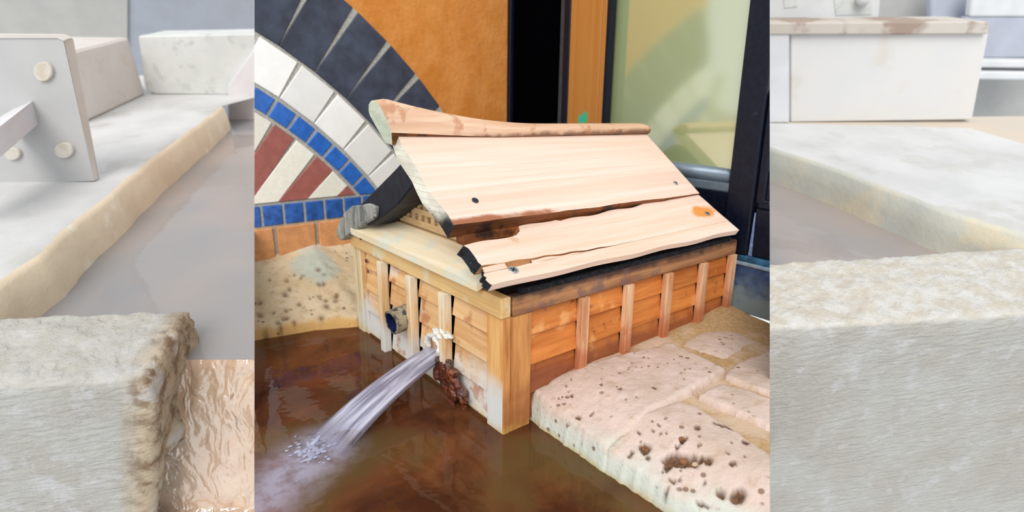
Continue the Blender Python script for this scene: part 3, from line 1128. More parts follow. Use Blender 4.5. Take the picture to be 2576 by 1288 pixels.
e1 = lambda s: 0.43 - 0.40 * min(1, max(0, s)) ** 0.8 if s < 0.42 else 0.245
ups = lambda s: max(0.242, 0.40 - 0.36 * max(s, 0)) + 0.010 * math.sin(s * 70) * (s < 0.4)
tlow = lambda s: min(0.238, 0.25) + 0.006 * math.sin(s * 55) * (s < 0.4)
tt1, nrm = strip(lambda v: 0.012 - 0.012 * v, 1.0, lambda s: ups(s), lambda s: 1.0 + 0.02 * math.sin(s * 37) + (0.05 if s > 0.175 else -0.12) * (s < 0.32), seed=2)
plank = obj('roof_plank', slab_bm(tt1, -nrm * 0.024 + np.array((-0.012, 0, 0)), (0, 1, 0, 2, 2)), [W_TOPLOW, CHAR, W_SPLIT], house)
tt2, nrm = strip(lambda v: 0.006 - 0.004 * v, 0.999, lambda s: 0.0 + 0.012 * math.sin(s * 23), tlow, seed=5)
obj('split_strip', slab_bm(tt2, -nrm * 0.016 + np.array((-0.006, 0, 0)), (0, 1, 0, 0, 2)), [W_TOPLOW, CHAR, W_SPLIT, CHAR], plank)
tt3, nrm = strip(lambda v: 0.020, 0.40, lambda s: 0.235, lambda s: ups(s) + 0.01, off=-0.007, seed=8)
obj('split_core', slab_bm(tt3, -nrm * 0.012, (0, 1, 0, 0, 0)), [W_SPLIT, CHAR], plank)
tt4, nrm = strip(lambda v: 0.010, 0.075, lambda s: 0.262, lambda s: 0.372, off=-0.002, ns=10, seed=9)
obj('splinter', slab_bm(tt4, -nrm * 0.012, (0, 1, 0, 0, 0)), [W_TOPLOW, CHAR], plank)
tt5, nrm = strip(lambda v: 0.15, 0.34, lambda s: 0.258, lambda s: max(0.262, ups(s) - 0.02), off=-0.0025, ns=24, seed=12)
obj('splinter', slab_bm(tt5, -nrm * 0.012, (0, 1, 0, 0, 0)), [W_TOPLOW, CHAR], plank)
# added black strip, paints the shade under the eave
obj('eave_shade_strip', box_bm(0.05, LN - 0.03, -0.004, 0.03, 0.338, 0.353, 0.003), CHAR, house)

# upper roof plank
U00, U10, U01, U11 = [np.array(q) for q in ((-0.060, 0.103, 0.496), (0.882, 0.106, 0.480), (-0.052, 0.385, 0.697), (0.905, 0.385, 0.677))]
top = np.zeros((60, 10, 3))
for i in range(60):
    for j in range(10):
        s, t = i / 59, j / 9
        p = (1 - s) * (1 - t) * U00 + s * (1 - t) * U10 + (1 - s) * t * U01 + s * t * U11
        if i == 0:
            p = p + np.array((0.004 * math.sin(t * 14) - 0.01 * math.sin(t * math.pi), 0, 0))
        if j == 0:
            p = p + np.array((0, 0.003, 0.002)) * float(fbm(np.array([[s * 4, 1, 1]]), 4, 3, 4)[0])
        top[i, j] = p
un = np.cross(U10 - U00, U01 - U00)
un /= np.linalg.norm(un)
upper = obj('roof_plank', slab_bm(top, -un * 0.043, (0, 1, 0, 2, 0)), [W_TOP, W_END, W_EDGE], house)

# ridge beam with an upswept left end
xs = np.linspace(0, 1, 34)
sect = []
for u in xs:
    xt = -0.112 + u * 1.022
    zt = 0.690 + (0.067) * max(0, 1 - u / 0.55) ** 2.0 + 0.012 * (1 - u)
    zb = 0.656 - 0.006 * u
    if u == 0:
        zt -= 0.012
    if u > 0.97:
        zt -= 0.006
    hh = zt - zb
    rake = lambda q: xt + (0.046 * (1 - q) * max(0, 1 - u * 4))
    yf = 0.340
    ring = [(rake(0.30), yf + 0.004, zb + 0.010 + 0.018 * max(0, 1 - u / 0.35)), (rake(0.62), yf, zb + 0.62 * hh), (rake(0.9), yf + 0.003, zb + 0.90 * hh),
            (rake(1.0), yf + 0.014, zt), (rake(1.0), yf + 0.038, zt + 0.001), (rake(0.97), yf + 0.056, zt - 0.008), (rake(0.88), yf + 0.068, zt - 0.024), (rake(0.75), yf + 0.075, zb + 0.66 * hh), (rake(0.45), yf + 0.076, zb + 0.42 * hh),
            (rake(0), yf + 0.068, zb), (rake(0), yf + 0.030, zb - 0.004)]
    sect.append(ring)
nr = len(sect[0])
V = [p for r_ in sect for p in r_]
F, MI = [], []
for i in range(len(xs) - 1):
    for j in range(nr):
        F.append((i * nr + j, i * nr + (j + 1) % nr, (i + 1) * nr + (j + 1) % nr, (i + 1) * nr + j)); MI.append(2 if j == nr - 1 else 0)
F.append(tuple(range(nr))); MI.append(1)
F.append(tuple((len(xs) - 1) * nr + j for j in range(nr))); MI.append(0)
obj('ridge_beam', fix(from_data(V, F, MI)), [W_RIDGE, W_RIDGE_END, W_EDGE], house)

obj('roof_batten', box_bm(-0.026, LN - 0.06, 0.120, 0.150, 0.440, 0.464, 0.003), W_EDGE, house)

# screws and nails
def screw(px_, py_, plane, r, mat=STEEL, cross=True, name='screw'):
    """plane: (point, normal)"""
    d = ray(px_, py_)
    p0, nn = plane
    c = CAM + d * ((np.array(p0) - CAM) @ nn) / (d @ nn)
    a = np.cross(nn, (1, 0.2, 0.1)); a /= np.linalg.norm(a)
    b = np.cross(nn, a)
    ring = [c + nn * 0.0005 + (a * math.cos(t) + b * math.sin(t)) * r for t in np.linspace(0, 2 * math.pi, 20, endpoint=False)]
    bm = prism(ring, nn * 0.0022, 0.0007)
    o = obj(name, bm, mat, house)
    if cross and o:
        for t in (0.5, 0.5 + math.pi / 2):
            e = a * math.cos(t) + b * math.sin(t)
            f = np.cross(nn, e)
            q = [c + nn * 0.0030 + e * r * .62 + f * r * .17, c + nn * 0.0030 - e * r * .62 + f * r * .17,
                 c + nn * 0.0030 - e * r * .62 - f * r * .17, c + nn * 0.0030 + e * r * .62 - f * r * .17]
            obj('screw_slot', prism(q, -nn * 0.002), STEELDARK, o)
    return o


lown = nrm
screw(1291, 680, (plank_pt(0.1, 0.3) - lown * 0.001, lown), 0.0122)
screw(1779, 538, (plank_pt(0.9, 0.5), lown), 0.0085)
screw(1699, 461, (U10, un), 0.0085)
screw(1195, 505, (U00, un), 0.0085, STEELDARK, False, 'knot')
screw(1323, 678, (plank_pt(0.12, 0.3) - lown * 0.003, lown), 0.0085, CHAR, False, 'burnt_hole')
xm = np.array([-1.0, 0, 0])
for a, b, r_ in ((908, 598, .0075), (923, 631, .005), (922, 656, .0075), (927, 683, .006)):
    screw(a, b, ((-0.0095 if b < 610 else 0.001, 0, 0), xm), r_, NAILP, False, 'nail')

# spouts: the thick mottled pipe and the wrapped outlet
def ring_tube(p0, p1, ro, ri, n=28):
    p0, p1 = np.array(p0), np.array(p1)
    t = (p1 - p0) / np.linalg.norm(p1 - p0)
    a = np.cross(t, (0, 0, 1.0)); a /= np.linalg.norm(a)
    b = np.cross(a, t)
    V, F, MI = [], [], []
    for (p, r) in ((p0, ro), (p1, ro), (p1, ri), (p0, ri)):
        for i in range(n):
            an = 2 * math.pi * i / n
            V.append(p + (a * math.cos(an) + b * math.sin(an)) * r)
    for k in range(3):
        for i in range(n):
            F.append((k * n + i, k * n + (i + 1) % n, (k + 1) * n + (i + 1) % n, (k + 1) * n + i)); MI.append(1 if k == 2 else 0)
    return fix(from_data(V, F, MI))


pe = on_x(984, 812, -0.055)
obj('spout_pipe', ring_tube((0.03, pe[1] + 0.004, pe[2] + 0.010), pe, 0.036, 0.029), [PIPE, PIPE_IN], house, smooth=False)
pw = on_x(1093, 872, -0.004)
bm = bmesh.new()
for k in range(44):
    an = math.pi * (k / 43.0) * 1.25 - 0.5
    c_ = np.array([-0.006 + random.uniform(-.004, .004), pw[1] - 0.034 * math.cos(an), pw[2] + 0.032 * math.sin(an)])
    b2 = bmesh.new()
    bmesh.ops.create_icosphere(b2, subdivisions=2, radius=1)
    r_ = random.uniform(0.006, 0.010)
    for v in b2.verts:
        n_ = float(fbm(np.array([v.co]) * 1.5 + k, 2, 2, 3)[0])
        v.co = Vector((v.co.x * r_ * 1.1, v.co.y * r_, v.co.z * r_)) * (1 + 0.35 * n_) + Vector(c_)
    add_bm(bm, b2)
wr_ = obj('spout_wrap', bm, CLOTH, house, smooth=True)
rm = wr_.modifiers.new('merge', 'REMESH')
rm.mode = 'VOXEL'
rm.voxel_size = 0.0025
rm.use_smooth_shade = True
sm_ = wr_.modifiers.new('soften', 'SMOOTH')
sm_.iterations = 8
bm = bmesh.new()
for k in range(6):
    b2 = bmesh.new()
    bmesh.ops.create_icosphere(b2, subdivisions=2, radius=1)
    q = on_x(1098 + k * 6, 832 + (k % 3) * 7, -0.012)
    for v in b2.verts:
        n_ = float(fbm(np.array([v.co]) * 1.5 + k, 2, 2, 3)[0])
        v.co = Vector((v.co.x * 0.012, v.co.y * 0.017, v.co.z * 0.007)) * (1 + 0.5 * n_) + Vector(q)
    add_bm(bm, b2)
fo_ = obj('spout_foil', bm, CLOTH, house, smooth=True)
rm = fo_.modifiers.new('merge', 'REMESH')
rm.mode = 'VOXEL'
rm.voxel_size = 0.002
rm.use_smooth_shade = True
# rust crust hanging below the outlet
bm = bmesh.new()
for k in range(40):
    b2 = bmesh.new()
    bmesh.ops.create_icosphere(b2, subdivisions=2, radius=1)
    t = k / 39
    q = on_x(1118 + 42 * t + random.uniform(-22, 16), 918 + 95 * t + random.uniform(-14, 12), -0.006 - 0.012 * random.random())
    r_ = random.uniform(0.010, 0.019)
    for v in b2.verts:
        n_ = float(fbm(np.array([v.co]) * 1.3 + k, 2, 3, 3)[0])
        v.co = Vector((v.co.x * 0.7, v.co.y, v.co.z * 1.2)) * r_ * (1 + 0.5 * n_) + Vector(q)
    add_bm(bm, b2)
rc_ = obj('rust_crust', bm, RUST, house, smooth=True)
rm = rc_.modifiers.new('merge', 'REMESH')
rm.mode = 'VOXEL'
rm.voxel_size = 0.0035
rm.use_smooth_shade = True
sm_ = rc_.modifiers.new('soften', 'SMOOTH')
sm_.iterations = 6

# ------------------------------------------------------------------ water jet
N = NT('falling_water', 0.12, 0.6)
uvn = N.n('UVMap')
uvv = N.mapv((1.3, 13, 1), uvn.outputs[0])
st1 = N.noise(1.0, 4, 0.6, uvv)
N.color(N.mix(N.mr(st1, 0.35, 0.65), lin(138, 138, 164), lin(214, 214, 232)))
N.bump(st1, 0.5, 0.006)
tr = N.n('BsdfTransparent')
tr.inputs['Color'].default_value = (0.93, 0.92, 0.96, 1)
mx = N.n('MixShader')
sp = N.sep(uvn.outputs[0])
N.put(mx.inputs[0], N.m('MULTIPLY', N.mr(st1, 0.3, 0.62, 0.38, 0.88), N.mr(sp[0], 0.72, 1.0, 1.0, 0.2)))
N.t.links.new(tr.outputs[0], mx.inputs[1])
N.t.links.new(N.b.outputs[0], mx.inputs[2])
N.t.links.new(mx.outputs[0], N.out.inputs['Surface'])
JET = N.mat
p0 = on_x(1092, 892, -0.002)
pend = on_z(822, 1128, 0.0)


def jet_mesh(p0, p1, r0, r1, n=30, m=40, sq=0.62, seed=0):
    V, F, UVs = [], [], []
    path = []
    for k in range(m):
        t = k / (m - 1)
        xy = p0[:2] + (p1[:2] - p0[:2]) * t
        z = p0[2] + (p1[2] - p0[2]) * (0.30 * t + 0.70 * t * t)
        path.append(np.array([xy[0], xy[1], z]))
    for k in range(m):
        t = path[min(k + 1, m - 1)] - path[max(k - 1, 0)]
        t /= np.linalg.norm(t)
        a = np.cross(t, (0, 0, 1.0)); a /= np.linalg.norm(a)
        b = np.cross(a, t)
        r = r0 + (r1 - r0) * (k / (m - 1))
        for i in range(n):
            an = 2 * math.pi * i / n
            w = 1 + 0.10 * math.sin(an * 3 + seed) + 0.05 * math.sin(an * 7 + seed * 2 + k * 0.05)
            V.append(path[k] + a * r * w * math.cos(an) + b * r * sq * w * math.sin(an))
            UVs.append((k / (m - 1), i / n))
    for k in range(m - 1):
        for i in range(n):
            F.append((k * n + i, k * n + (i + 1) % n, (k + 1) * n + (i + 1) % n, (k + 1) * n + i))
    bm = fix(from_data(V, F))
    lay = bm.loops.layers.uv.new('UVMap')
    bm.verts.ensure_lookup_table()
    bm.verts.index_update()
    for f in bm.faces:
        ii = [l.vert.index % n for l in f.loops]
        for l in f.loops:
            u, v = UVs[l.vert.index]
            if max(ii) == n - 1 and min(ii) == 0 and v == 0:
                v = 1.0
            l[lay].uv = (u, v)
    return bm


jet = obj('water_jet', jet_mesh(p0, pend, 0.033, 0.052), JET, smooth=True)
tag(jet, 'arc of clear water pouring from the outlet of the wooden house into the pool', 'water', None, 'stuff')
# splash where it lands
bm = bmesh.new()
for k in range(110):
    b2 = bmesh.new()
    bmesh.ops.create_icosphere(b2, subdivisions=1, radius=1)
    q = on_z(random.gauss(782, 24), random.gauss(1132, 16), 0.001 + abs(random.gauss(0, 0.003)))
    r_ = random.uniform(0.0015, 0.006)
    for v in b2.verts:
        v.co = Vector((v.co.x * 1.5, v.co.y, v.co.z * 0.45)) * r_ * (1 + 0.5 * float(fbm(np.array([v.co]) * 1.4 + k, 2, 2, 3)[0])) + Vector(q)
    add_bm(bm, b2)
for k in range(9):
    t = k / 8
    b2 = bmesh.new()
    bmesh.ops.create_icosphere(b2, subdivisions=1, radius=1)
    q = on_z(785 + 18 * t, 1118 - 20 * t, 0.01 + 0.012 * t)
    for v in b2.verts:
        v.co = v.co * (0.006 - 0.002 * t) + Vector(q)
    add_bm(bm, b2)
N = NT('splash_water', 0.08, 0.9)
N.color(lin(196, 200, 226))
tr = N.n('BsdfTransparent')
mx = N.n('MixShader')
mx.inputs[0].default_value = 0.42
N.t.links.new(tr.outputs[0], mx.inputs[1])
N.t.links.new(N.b.outputs[0], mx.inputs[2])
N.t.links.new(mx.outputs[0], N.out.inputs['Surface'])
SPL = N.mat
spl = obj('water_splash', bm, SPL, smooth=True)
rm = spl.modifiers.new('merge', 'REMESH')
rm.mode = 'VOXEL'
rm.voxel_size = 0.0018
rm.use_smooth_shade = True
tag(spl, 'small splash of droplets where the water jet meets the pool', 'water', None, 'stuff')

# ================================================================== side views: a pale stone trough
SP = math.atan(734 / FPX)
SF, SR, SU = np.array([0, math.cos(SP), -math.sin(SP)]), np.array([1.0, 0, 0]), np.array([0, math.sin(SP), math.cos(SP)])
ROT = np.stack([RR, UU, FF], 1) @ np.stack([SR, SU, SF], 1).T      # trough directions to world directions


def sray(x, y):
    return SF + SR * (x - PX) / FPX - SU * (y - PY) / FPX


def sz(x, y, h):
    d = sray(x, y)
    return d * (-h / d[2])


def sy(x, y, g):
    d = sray(x, y)
    return d * (g / d[1])


def to_world(bm):
    R = Matrix(ROT.tolist())
    for v in bm.verts:
        v.co = R @ v.co + Vector(CAM)
    return bm


def sobj(name, bm, mats, side, parent=None, smooth=False):
    return obj(name, to_world(bm), mats, parent, side, smooth)


def sempty(name, p, label, cat, group=None):
    o = empty(name, Vector(ROT @ np.array(p) + CAM), label, cat, group)
    ORIG[o.name] = Vector(o.location)
    return o


HS, HW, HR = 0.77, 0.87, 0.73                          # stone top, water and rim below the eye


def pale(name, c, c2=None, rough=0.75, scale=5, bump=0.3, bd=0.01, spec=0.3, st=(), bscale=None):
    N = NT(name, rough, spec)
    n = N.noise(scale, 5, 0.6)
    col = N.mix(N.mr(n, 0.32, 0.68), c, c2 or tuple(q * 0.9 for q in c[:3]) + (1,))
    for s in st:
        col = N.mix(N.mr(N.noise(s[0], 4, 0.6), s[1], s[2], 0, s[4]), col, s[3])
    N.color(col)
    if bump:
        N.bump(N.noise(bscale or scale * 8, 6, 0.65), bump, bd)
    return N.mat


K = 0.86
S_WALLA = pale('pale_warm_grey_wall', lin(178, 178, 176, K), lin(186, 186, 182, K), bump=0)
S_WALLB = pale('pale_blue_grey_wall', lin(160, 165, 176, K), lin(166, 172, 184, K), bump=0)
S_RIM = pale('pale_rim_stone', lin(222, 222, 222, .80), lin(234, 234, 234, .82), scale=3, bump=0.3, st=[(4, .5, .66, lin(214, 212, 208, .80), .9)])
S_OCHRE = pale('pale_ochre_rim_side', lin(236, 220, 194, .92), lin(226, 208, 182, .92), scale=6, st=[(9, .55, .68, lin(240, 232, 216, .92), .8)])
S_CREAM = pale('pale_cream_rim_side', lin(222, 220, 206, .86), lin(212, 214, 206, .86), scale=6, st=[(5, .5, .66, lin(236, 224, 196, .86), .8)])
S_PINK = pale('pale_pink_block', lin(222, 214, 208, K), lin(228, 222, 216, K), scale=4, st=[(6, .55, .7, lin(216, 200, 184, K), .7)])
S_GREEN = pale('pale_mottled_block', lin(218, 222, 220, K), lin(230, 232, 230, K), scale=5, st=[(11, .56, .68, lin(202, 206, 202, K), .8)])
S_PLATE = pale('pale_grey_metal', lin(206, 206, 206, .76), lin(212, 212, 212, .76), rough=0.6, bump=0.05)
S_PLATE_E = pale('pale_plate_edge', lin(230, 224, 216, K), rough=0.6, bump=0)
S_BAR = pale('white_square_bar', lin(236, 234, 238, K), rough=0.6, bump=0)
S_HOLE = pale('pale_bolt_head', lin(226, 220, 210, K), bump=0, st=[(20, .5, .6, lin(212, 200, 180, K), .8)])
S_BOX = pale('pale_box_board', lin(228, 229, 231, K), lin(234, 232, 230, K), scale=3, bump=0.1, st=[(3.2, .55, .7, lin(222, 214, 202, K), .7)])
S_BOXTOP = pale('stained_box_rim', lin(214, 208, 200, K), lin(210, 200, 190, K), scale=4, bump=0, st=[(3.6, .5, .6, lin(168, 146, 132, K), .9)])
S_BOXPOST = pale('pale_box_post', lin(236, 237, 242, K), bump=0)
S_WHITE = pale('pale_white_metal', lin(232, 234, 236, K), bump=0)
S_BLUE = pale('pale_blue_panel', lin(192, 197, 212, K), bump=0)
S_GREY = pale('pale_grey_panel', lin(188, 188, 186, K), bump=0)
S_TAN = pale('pale_tan_ground', lin(226, 210, 192, K), lin(218, 208, 196, K), bump=0)

N = NT('pale_front_stone', 0.7, 0.35)
a = N.noise(6, 6, 0.6)
col = N.mix(N.mr(a, 0.35, 0.65), lin(202, 198, 190, .80), lin(212, 211, 206, .80))
col = N.mix(N.mr(N.noise(14, 6, 0.65), 0.54, 0.68, 0, 0.7), col, lin(222, 222, 224, .84))
f = N.attr('rusty')
rc = N.mix(N.mr(N.noise(22, 5, 0.65), 0.36, 0.6), lin(150, 122, 96, K), lin(214, 194, 166, K))
rc = N.mix(N.mr(N.noise(11, 4), 0.54, 0.64), rc, lin(222, 214, 206, K))
col = N.mix(f, col, rc)
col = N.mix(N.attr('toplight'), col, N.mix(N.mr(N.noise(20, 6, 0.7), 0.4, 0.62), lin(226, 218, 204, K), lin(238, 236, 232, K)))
N.color(col)
ndl = Vector(ROT @ np.array([0, 0, 1.0]))
vt = N.n('VectorMath', operation='DOT_PRODUCT')
N.put(vt.inputs[0], N.pos())
vt.inputs[1].default_value = ndl
cb = N.n('CombineXYZ')
dr = N.n('VectorMath', operation='DOT_PRODUCT')
N.put(dr.inputs[0], N.pos())
dr.inputs[1].default_value = Vector(ROT @ np.array([1.0, 0, 0]))
dy = N.n('VectorMath', operation='DOT_PRODUCT')
N.put(dy.inputs[0], N.pos())
dy.inputs[1].default_value = Vector(ROT @ np.array([0, 1.0, 0]))
N.put(cb.inputs[0], N.m('MULTIPLY', dr.outputs['Value'], 22.0))
N.put(cb.inputs[1], N.m('MULTIPLY', dy.outputs['Value'], 22.0))
N.put(cb.inputs[2], N.m('MULTIPLY', N.m('SUBTRACT', vt.outputs['Value'], N.m('MULTIPLY', dr.outputs['Value'], 0.12)), 95.0))
rip = N.noise(1.0, 5, 0.6, cb.outputs[0], 0.8)
N.bump(N.m('ADD', N.m('MULTIPLY', rip, 1.0), N.m('MULTIPLY', N.noise(60, 6, 0.75), 0.6)), 0.8, 0.016)
S_STONE = N.mat

S_WATER = water_mat('trough_water', (0.95, 0.95, 0.95, 1), 0.06, 0.25, 4, murk=(0.88, lin(166, 160, 158), lin(154, 156, 160), lin(190, 174, 166), 1.2))
S_BED = pale('pale_trough_bed', lin(186, 178, 176, K), lin(170, 168, 170, K), scale=1.6, bump=0)
N = NT('pale_wet_spillway', 0.03, 1.0)
c = N.mix(N.mr(N.noise(9, 5, 0.6), 0.35, 0.65), lin(216, 182, 154, .9), lin(226, 198, 172, .9))
N.color(c)
N.b.inputs['IOR'].default_value = 1.9
sv = N.mapv((20, 20, 11), N.pos())
N.bump(N.m('ADD', N.noise(1.0, 2, 0.5, sv, 0.6), N.m('MULTIPLY', N.noise(80, 3), 0.08)), 0.8, 0.04)
S_SPILL = N.mat


def sprism(pxs, g, depth, bv=0.0, lean=0.0):
    """polygon traced on an upright plane at distance g, with real depth behind it"""
    return prism([sy(x, y, g) for x, y in pxs], (0, depth, 0), bv)


# ---- back walls
w = sobj('wall_back', sprism([(-80, -60), (320, -60), (320, 330), (-80, 330)], 4.6, 0.15), S_WALLA, 'l')
tag(w, 'pale warm grey wall behind the left trough rim', None, None, 'structure')
w = sobj('wall_back', sprism([(320, -60), (800, -60), (800, 330), (320, 330)], 4.62, 0.15), S_WALLB, 'l')
tag(w, 'pale blue grey wall behind the mottled stone block', None, None, 'structure')

# ---- left rim: flat top and upright ochre side following the same wavy edge
edge_px = [(-90, 778), (0, 716), (38, 686), (100, 645), (149, 591), (190, 555), (238, 522), (298, 472), (360, 420), (422, 373), (460, 345), (497, 318), (530, 292), (561, 266)]
eg = [sz(x, y, HR) for x, y in edge_px]
ef = []
for i in range(len(eg) - 1):
    for t in np.linspace(0, 1, 6, endpoint=False):
        ef.append(eg[i] * (1 - t) + eg[i + 1] * t)
ef.append(eg[-1])
for _ in range(14):
    ef[1:-1] = [(ef[i - 1] + 2 * ef[i] + ef[i + 1]) / 4 for i in range(1, len(ef) - 1)]
bk = sz(575, 238, HR)
verts, faces, mi = [], [], []
n = len(ef)
for k, p in enumerate(ef):
    p = p + np.array([0.012, 0.006, 0]) * float(fbm(np.array([p]), 7, 4, 3)[0])
    out = np.array([-2.2 - 1.8 * k / n, p[1] + 0.3, -HR])
    mid = p + (out - p) * 0.06
    verts += [out, mid, p + np.array([-0.012, 0.0, 0.0]), p + np.array([0.004, 0, -0.016]), p + np.array([0.012, 0, -0.09]), p + np.array([0.015, 0, -0.35])]
for k in range(n - 1):
    for j in range(5):
        faces.append((k * 6 + j, k * 6 + j + 1, (k + 1) * 6 + j + 1, (k + 1) * 6 + j)); mi.append(0 if j < 2 else 1)
# back part of the flat top
q = [sz(561, 266, HR), sz(575, 236, HR), sz(380, 236, HR), sz(225, 300, HR), np.array([-2.2, 3.0, -HR])]
b = len(verts)
yb_ = ef[-1][1] + 1.0
verts += [ef[-1], np.array([ef[-1][0] + 0.4, yb_, -HR]), np.array([-3.0, yb_, -HR]), np.array([-4.0, yb_, -HR]), np.array([-4.0, ef[-1][1] + 0.3, -HR])]
faces.append((b, b + 1, b + 2, b + 3, b + 4)); mi.append(0)
rim = sobj('trough_rim', fix(from_data(verts, faces, mi)), [S_RIM, S_OCHRE], 'l', smooth=True)
tag(rim, 'pale stone rim with ochre side left of the trough water', 'stone')

# ---- bracket plate with its bar
pl = sempty('bracket_plate', sz(120, 462, HR), 'pale grey metal plate with bolts standing on the left rim', 'bracket')
GP = sz(200, 458, HR)[1]
px = [(-80, 92), (142, 92), (154, 96), (160, 104), (237, 455), (0, 465), (-80, 468)]
o = sobj('plate', sprism(px, GP, 0.03), S_PLATE, 'l', pl)
ed = [(160, 96), (174, 100), (241, 450), (237, 455)]
sobj('plate_edge', prism([sy(a_, b_, GP + (0.0 if i in (0, 3) else 0.02)) for i, (a_, b_) in enumerate(ed)], (0, 0.02, 0)), S_PLATE_E, 'l', pl)
sobj('plate_lip', sprism([(-80, 86), (148, 88), (168, 98), (160, 103), (144, 96), (-80, 96)], GP - 0.004, 0.03), S_PLATE_E, 'l', pl)
for (hx, hy, rx, ry) in ((107, 181, 24, 25), (159, 379, 24, 20), (30, 388, 20, 16)):
    ring = [(hx + rx * math.cos(t), hy + ry * math.sin(t)) for t in np.linspace(0, 2 * math.pi, 20, endpoint=False)]
    sobj('bolt_head', sprism(ring, GP - 0.012, 0.02, 0.003), S_HOLE, 'l', pl)
# square bar coming out towards the viewer
b0 = [sy(a_, b_, GP) for a_, b_ in ((82, 254), (96, 312), (46, 336), (30, 276))]
dv = sy(-60, 300, GP - 0.55) - sy(60, 285, GP)
b1 = [sy(-110, 404, GP - 0.45), sy(-100, 484, GP - 0.45), sy(-190, 500, GP - 0.45), sy(-205, 420, GP - 0.45)]
V = b0 + b1
sobj('square_bar', fix(from_data(V, [(0, 1, 2, 3), (4, 5, 6, 7), (0, 1, 5, 4), (1, 2, 6, 5), (2, 3, 7, 6), (3, 0, 4, 7)])), S_BAR, 'l', pl)

# ---- blocks at the back left
g1 = sz(300, 262, HR)[1]
A_, B_ = sz(200, 316, HR), sz(366, 238, HR)
hgt = sy(346, 94, B_[1])[2] - B_[2]
up_ = np.array([0.0, 0.0, hgt])
o = sobj('curb_block', prism([A_, B_, B_ + up_, A_ + up_], (-0.5, 0.05, 0), 0.012), S_PINK, 'l')
tag(o, 'pale pinkish stone block behind the bracket plate', 'stone')
g2 = sz(450, 238, HR)[1]
o = sobj('curb_block', prism([sy(a_, b_, g2) for a_, b_ in ((346, 90), (660, 84), (660, 180), (572, 240), (392, 238), (372, 230), (362, 214))], (0, 0.3, 0), 0.01), S_GREEN, 'l')
tag(o, 'pale mottled grey stone block with rounded corner at the end of the rim', 'stone')
p_ = [sz(568, 268, HR), sz(574, 216, HR - 0.10), sz(700, 70, HR - 0.33), sz(720, 330, HR + 0.02), sz(640, 330, HW), sz(575, 308, HW)]
o = sobj('curb_block', prism([sy(a_, b_, g2 - 0.06) for a_, b_ in ((572, 216), (660, 90), (660, 336), (572, 312))], (0, 0.25, 0), 0.01), S_BAR, 'l')
tag(o, 'pale tan stone block closing the far end of the left water', 'stone')

# ---- water of the trough, one sheet on each side
for side, x0, x1 in (('l', -200, 760), ('r', 1800, 2700)):
    pts = []
    ys = [300, 330, 380, 450, 560, 700, 850, 905] if side == 'l' else [400, 450, 520, 600, 680, 760]
    nx = 14
    for yy in ys:
        for i in range(nx):
            pts.append(sz(x0 + (x1 - x0) * i / (nx - 1), yy, HW))
    bm = from_data(pts, grid_faces(len(ys), nx))
    o = sobj('trough_water', face_up(bm), S_WATER, side, smooth=True)
    tag(o, 'pale grey rippled water of the trough at the ' + ('left' if side == 'l' else 'right'), 'water', None, 'stuff')
    pts = [p + np.array([0, 0, -0.10]) for p in pts]
    o = sobj('floor', from_data(pts, grid_faces(len(ys), nx)), S_BED, side)
    tag(o, 'pale bed under the trough water', None, None, 'structure')

# ---- right rim
edge_px = [(1860, 345), (1936, 374), (1990, 390), (2050, 408), (2120, 432), (2200, 466), (2290, 498), (2380, 532), (2480, 562), (2600, 596), (2760, 640)]
eg = [sz(x, y, HR) for x, y in edge_px]
ef = []
for i in range(len(eg) - 1):
    for t in np.linspace(0, 1, 6, endpoint=False):
        ef.append(eg[i] * (1 - t) + eg[i + 1] * t)
ef.append(eg[-1])
for _ in range(14):
    ef[1:-1] = [(ef[i - 1] + 2 * ef[i] + ef[i + 1]) / 4 for i in range(1, len(ef) - 1)]
far_px = [(1800, 306), (2440, 322), (2576, 362), (2800, 430)]
fxs = np.array([sz(a_, b_, HR) for a_, b_ in far_px])
verts, faces, mi = [], [], []
n = len(ef)
for k, p in enumerate(ef):
    p = p + np.array([0.012, 0.006, 0]) * float(fbm(np.array([p]), 7, 4, 9)[0])
    s = k / (n - 1)
    j = min(2, int(s * 3)); t = s * 3 - j
    out = fxs[j] * (1 - t) + fxs[j + 1] * t
    verts += [out, p + (out - p) * 0.05, p + np.array([0.012, 0.010, 0.0]), p + np.array([0.0, -0.006, -0.014]), p + np.array([-0.006, -0.01, -0.08]), p + np.array([-0.01, -0.012, -0.35])]
for k in range(n - 1):
    for j in range(5):
        faces.append((k * 6 + j, k * 6 + j + 1, (k + 1) * 6 + j + 1, (k + 1) * 6 + j)); mi.append(0 if j < 2 else 1)
rim = sobj('trough_rim', fix(from_data(verts, faces, mi)), [S_RIM, S_CREAM], 'r', smooth=True)
tag(rim, 'broad pale stone rim right of the trough in front of the wooden box', 'stone')
p4 = [sz(1800, 300, HR + 0.004), sz(1800, 330, HR + 0.004), sz(2440, 345, HR + 0.004), sz(2576, 384, HR + 0.004), sz(2800, 450, HR + 0.004), sz(2800, 290, HR + 0.004)]
o = sobj('floor', from_data(p4, [tuple(range(6))]), S_TAN, 'r')
tag(o, 'pale tan ground behind the right rim', None, None, 'structure')

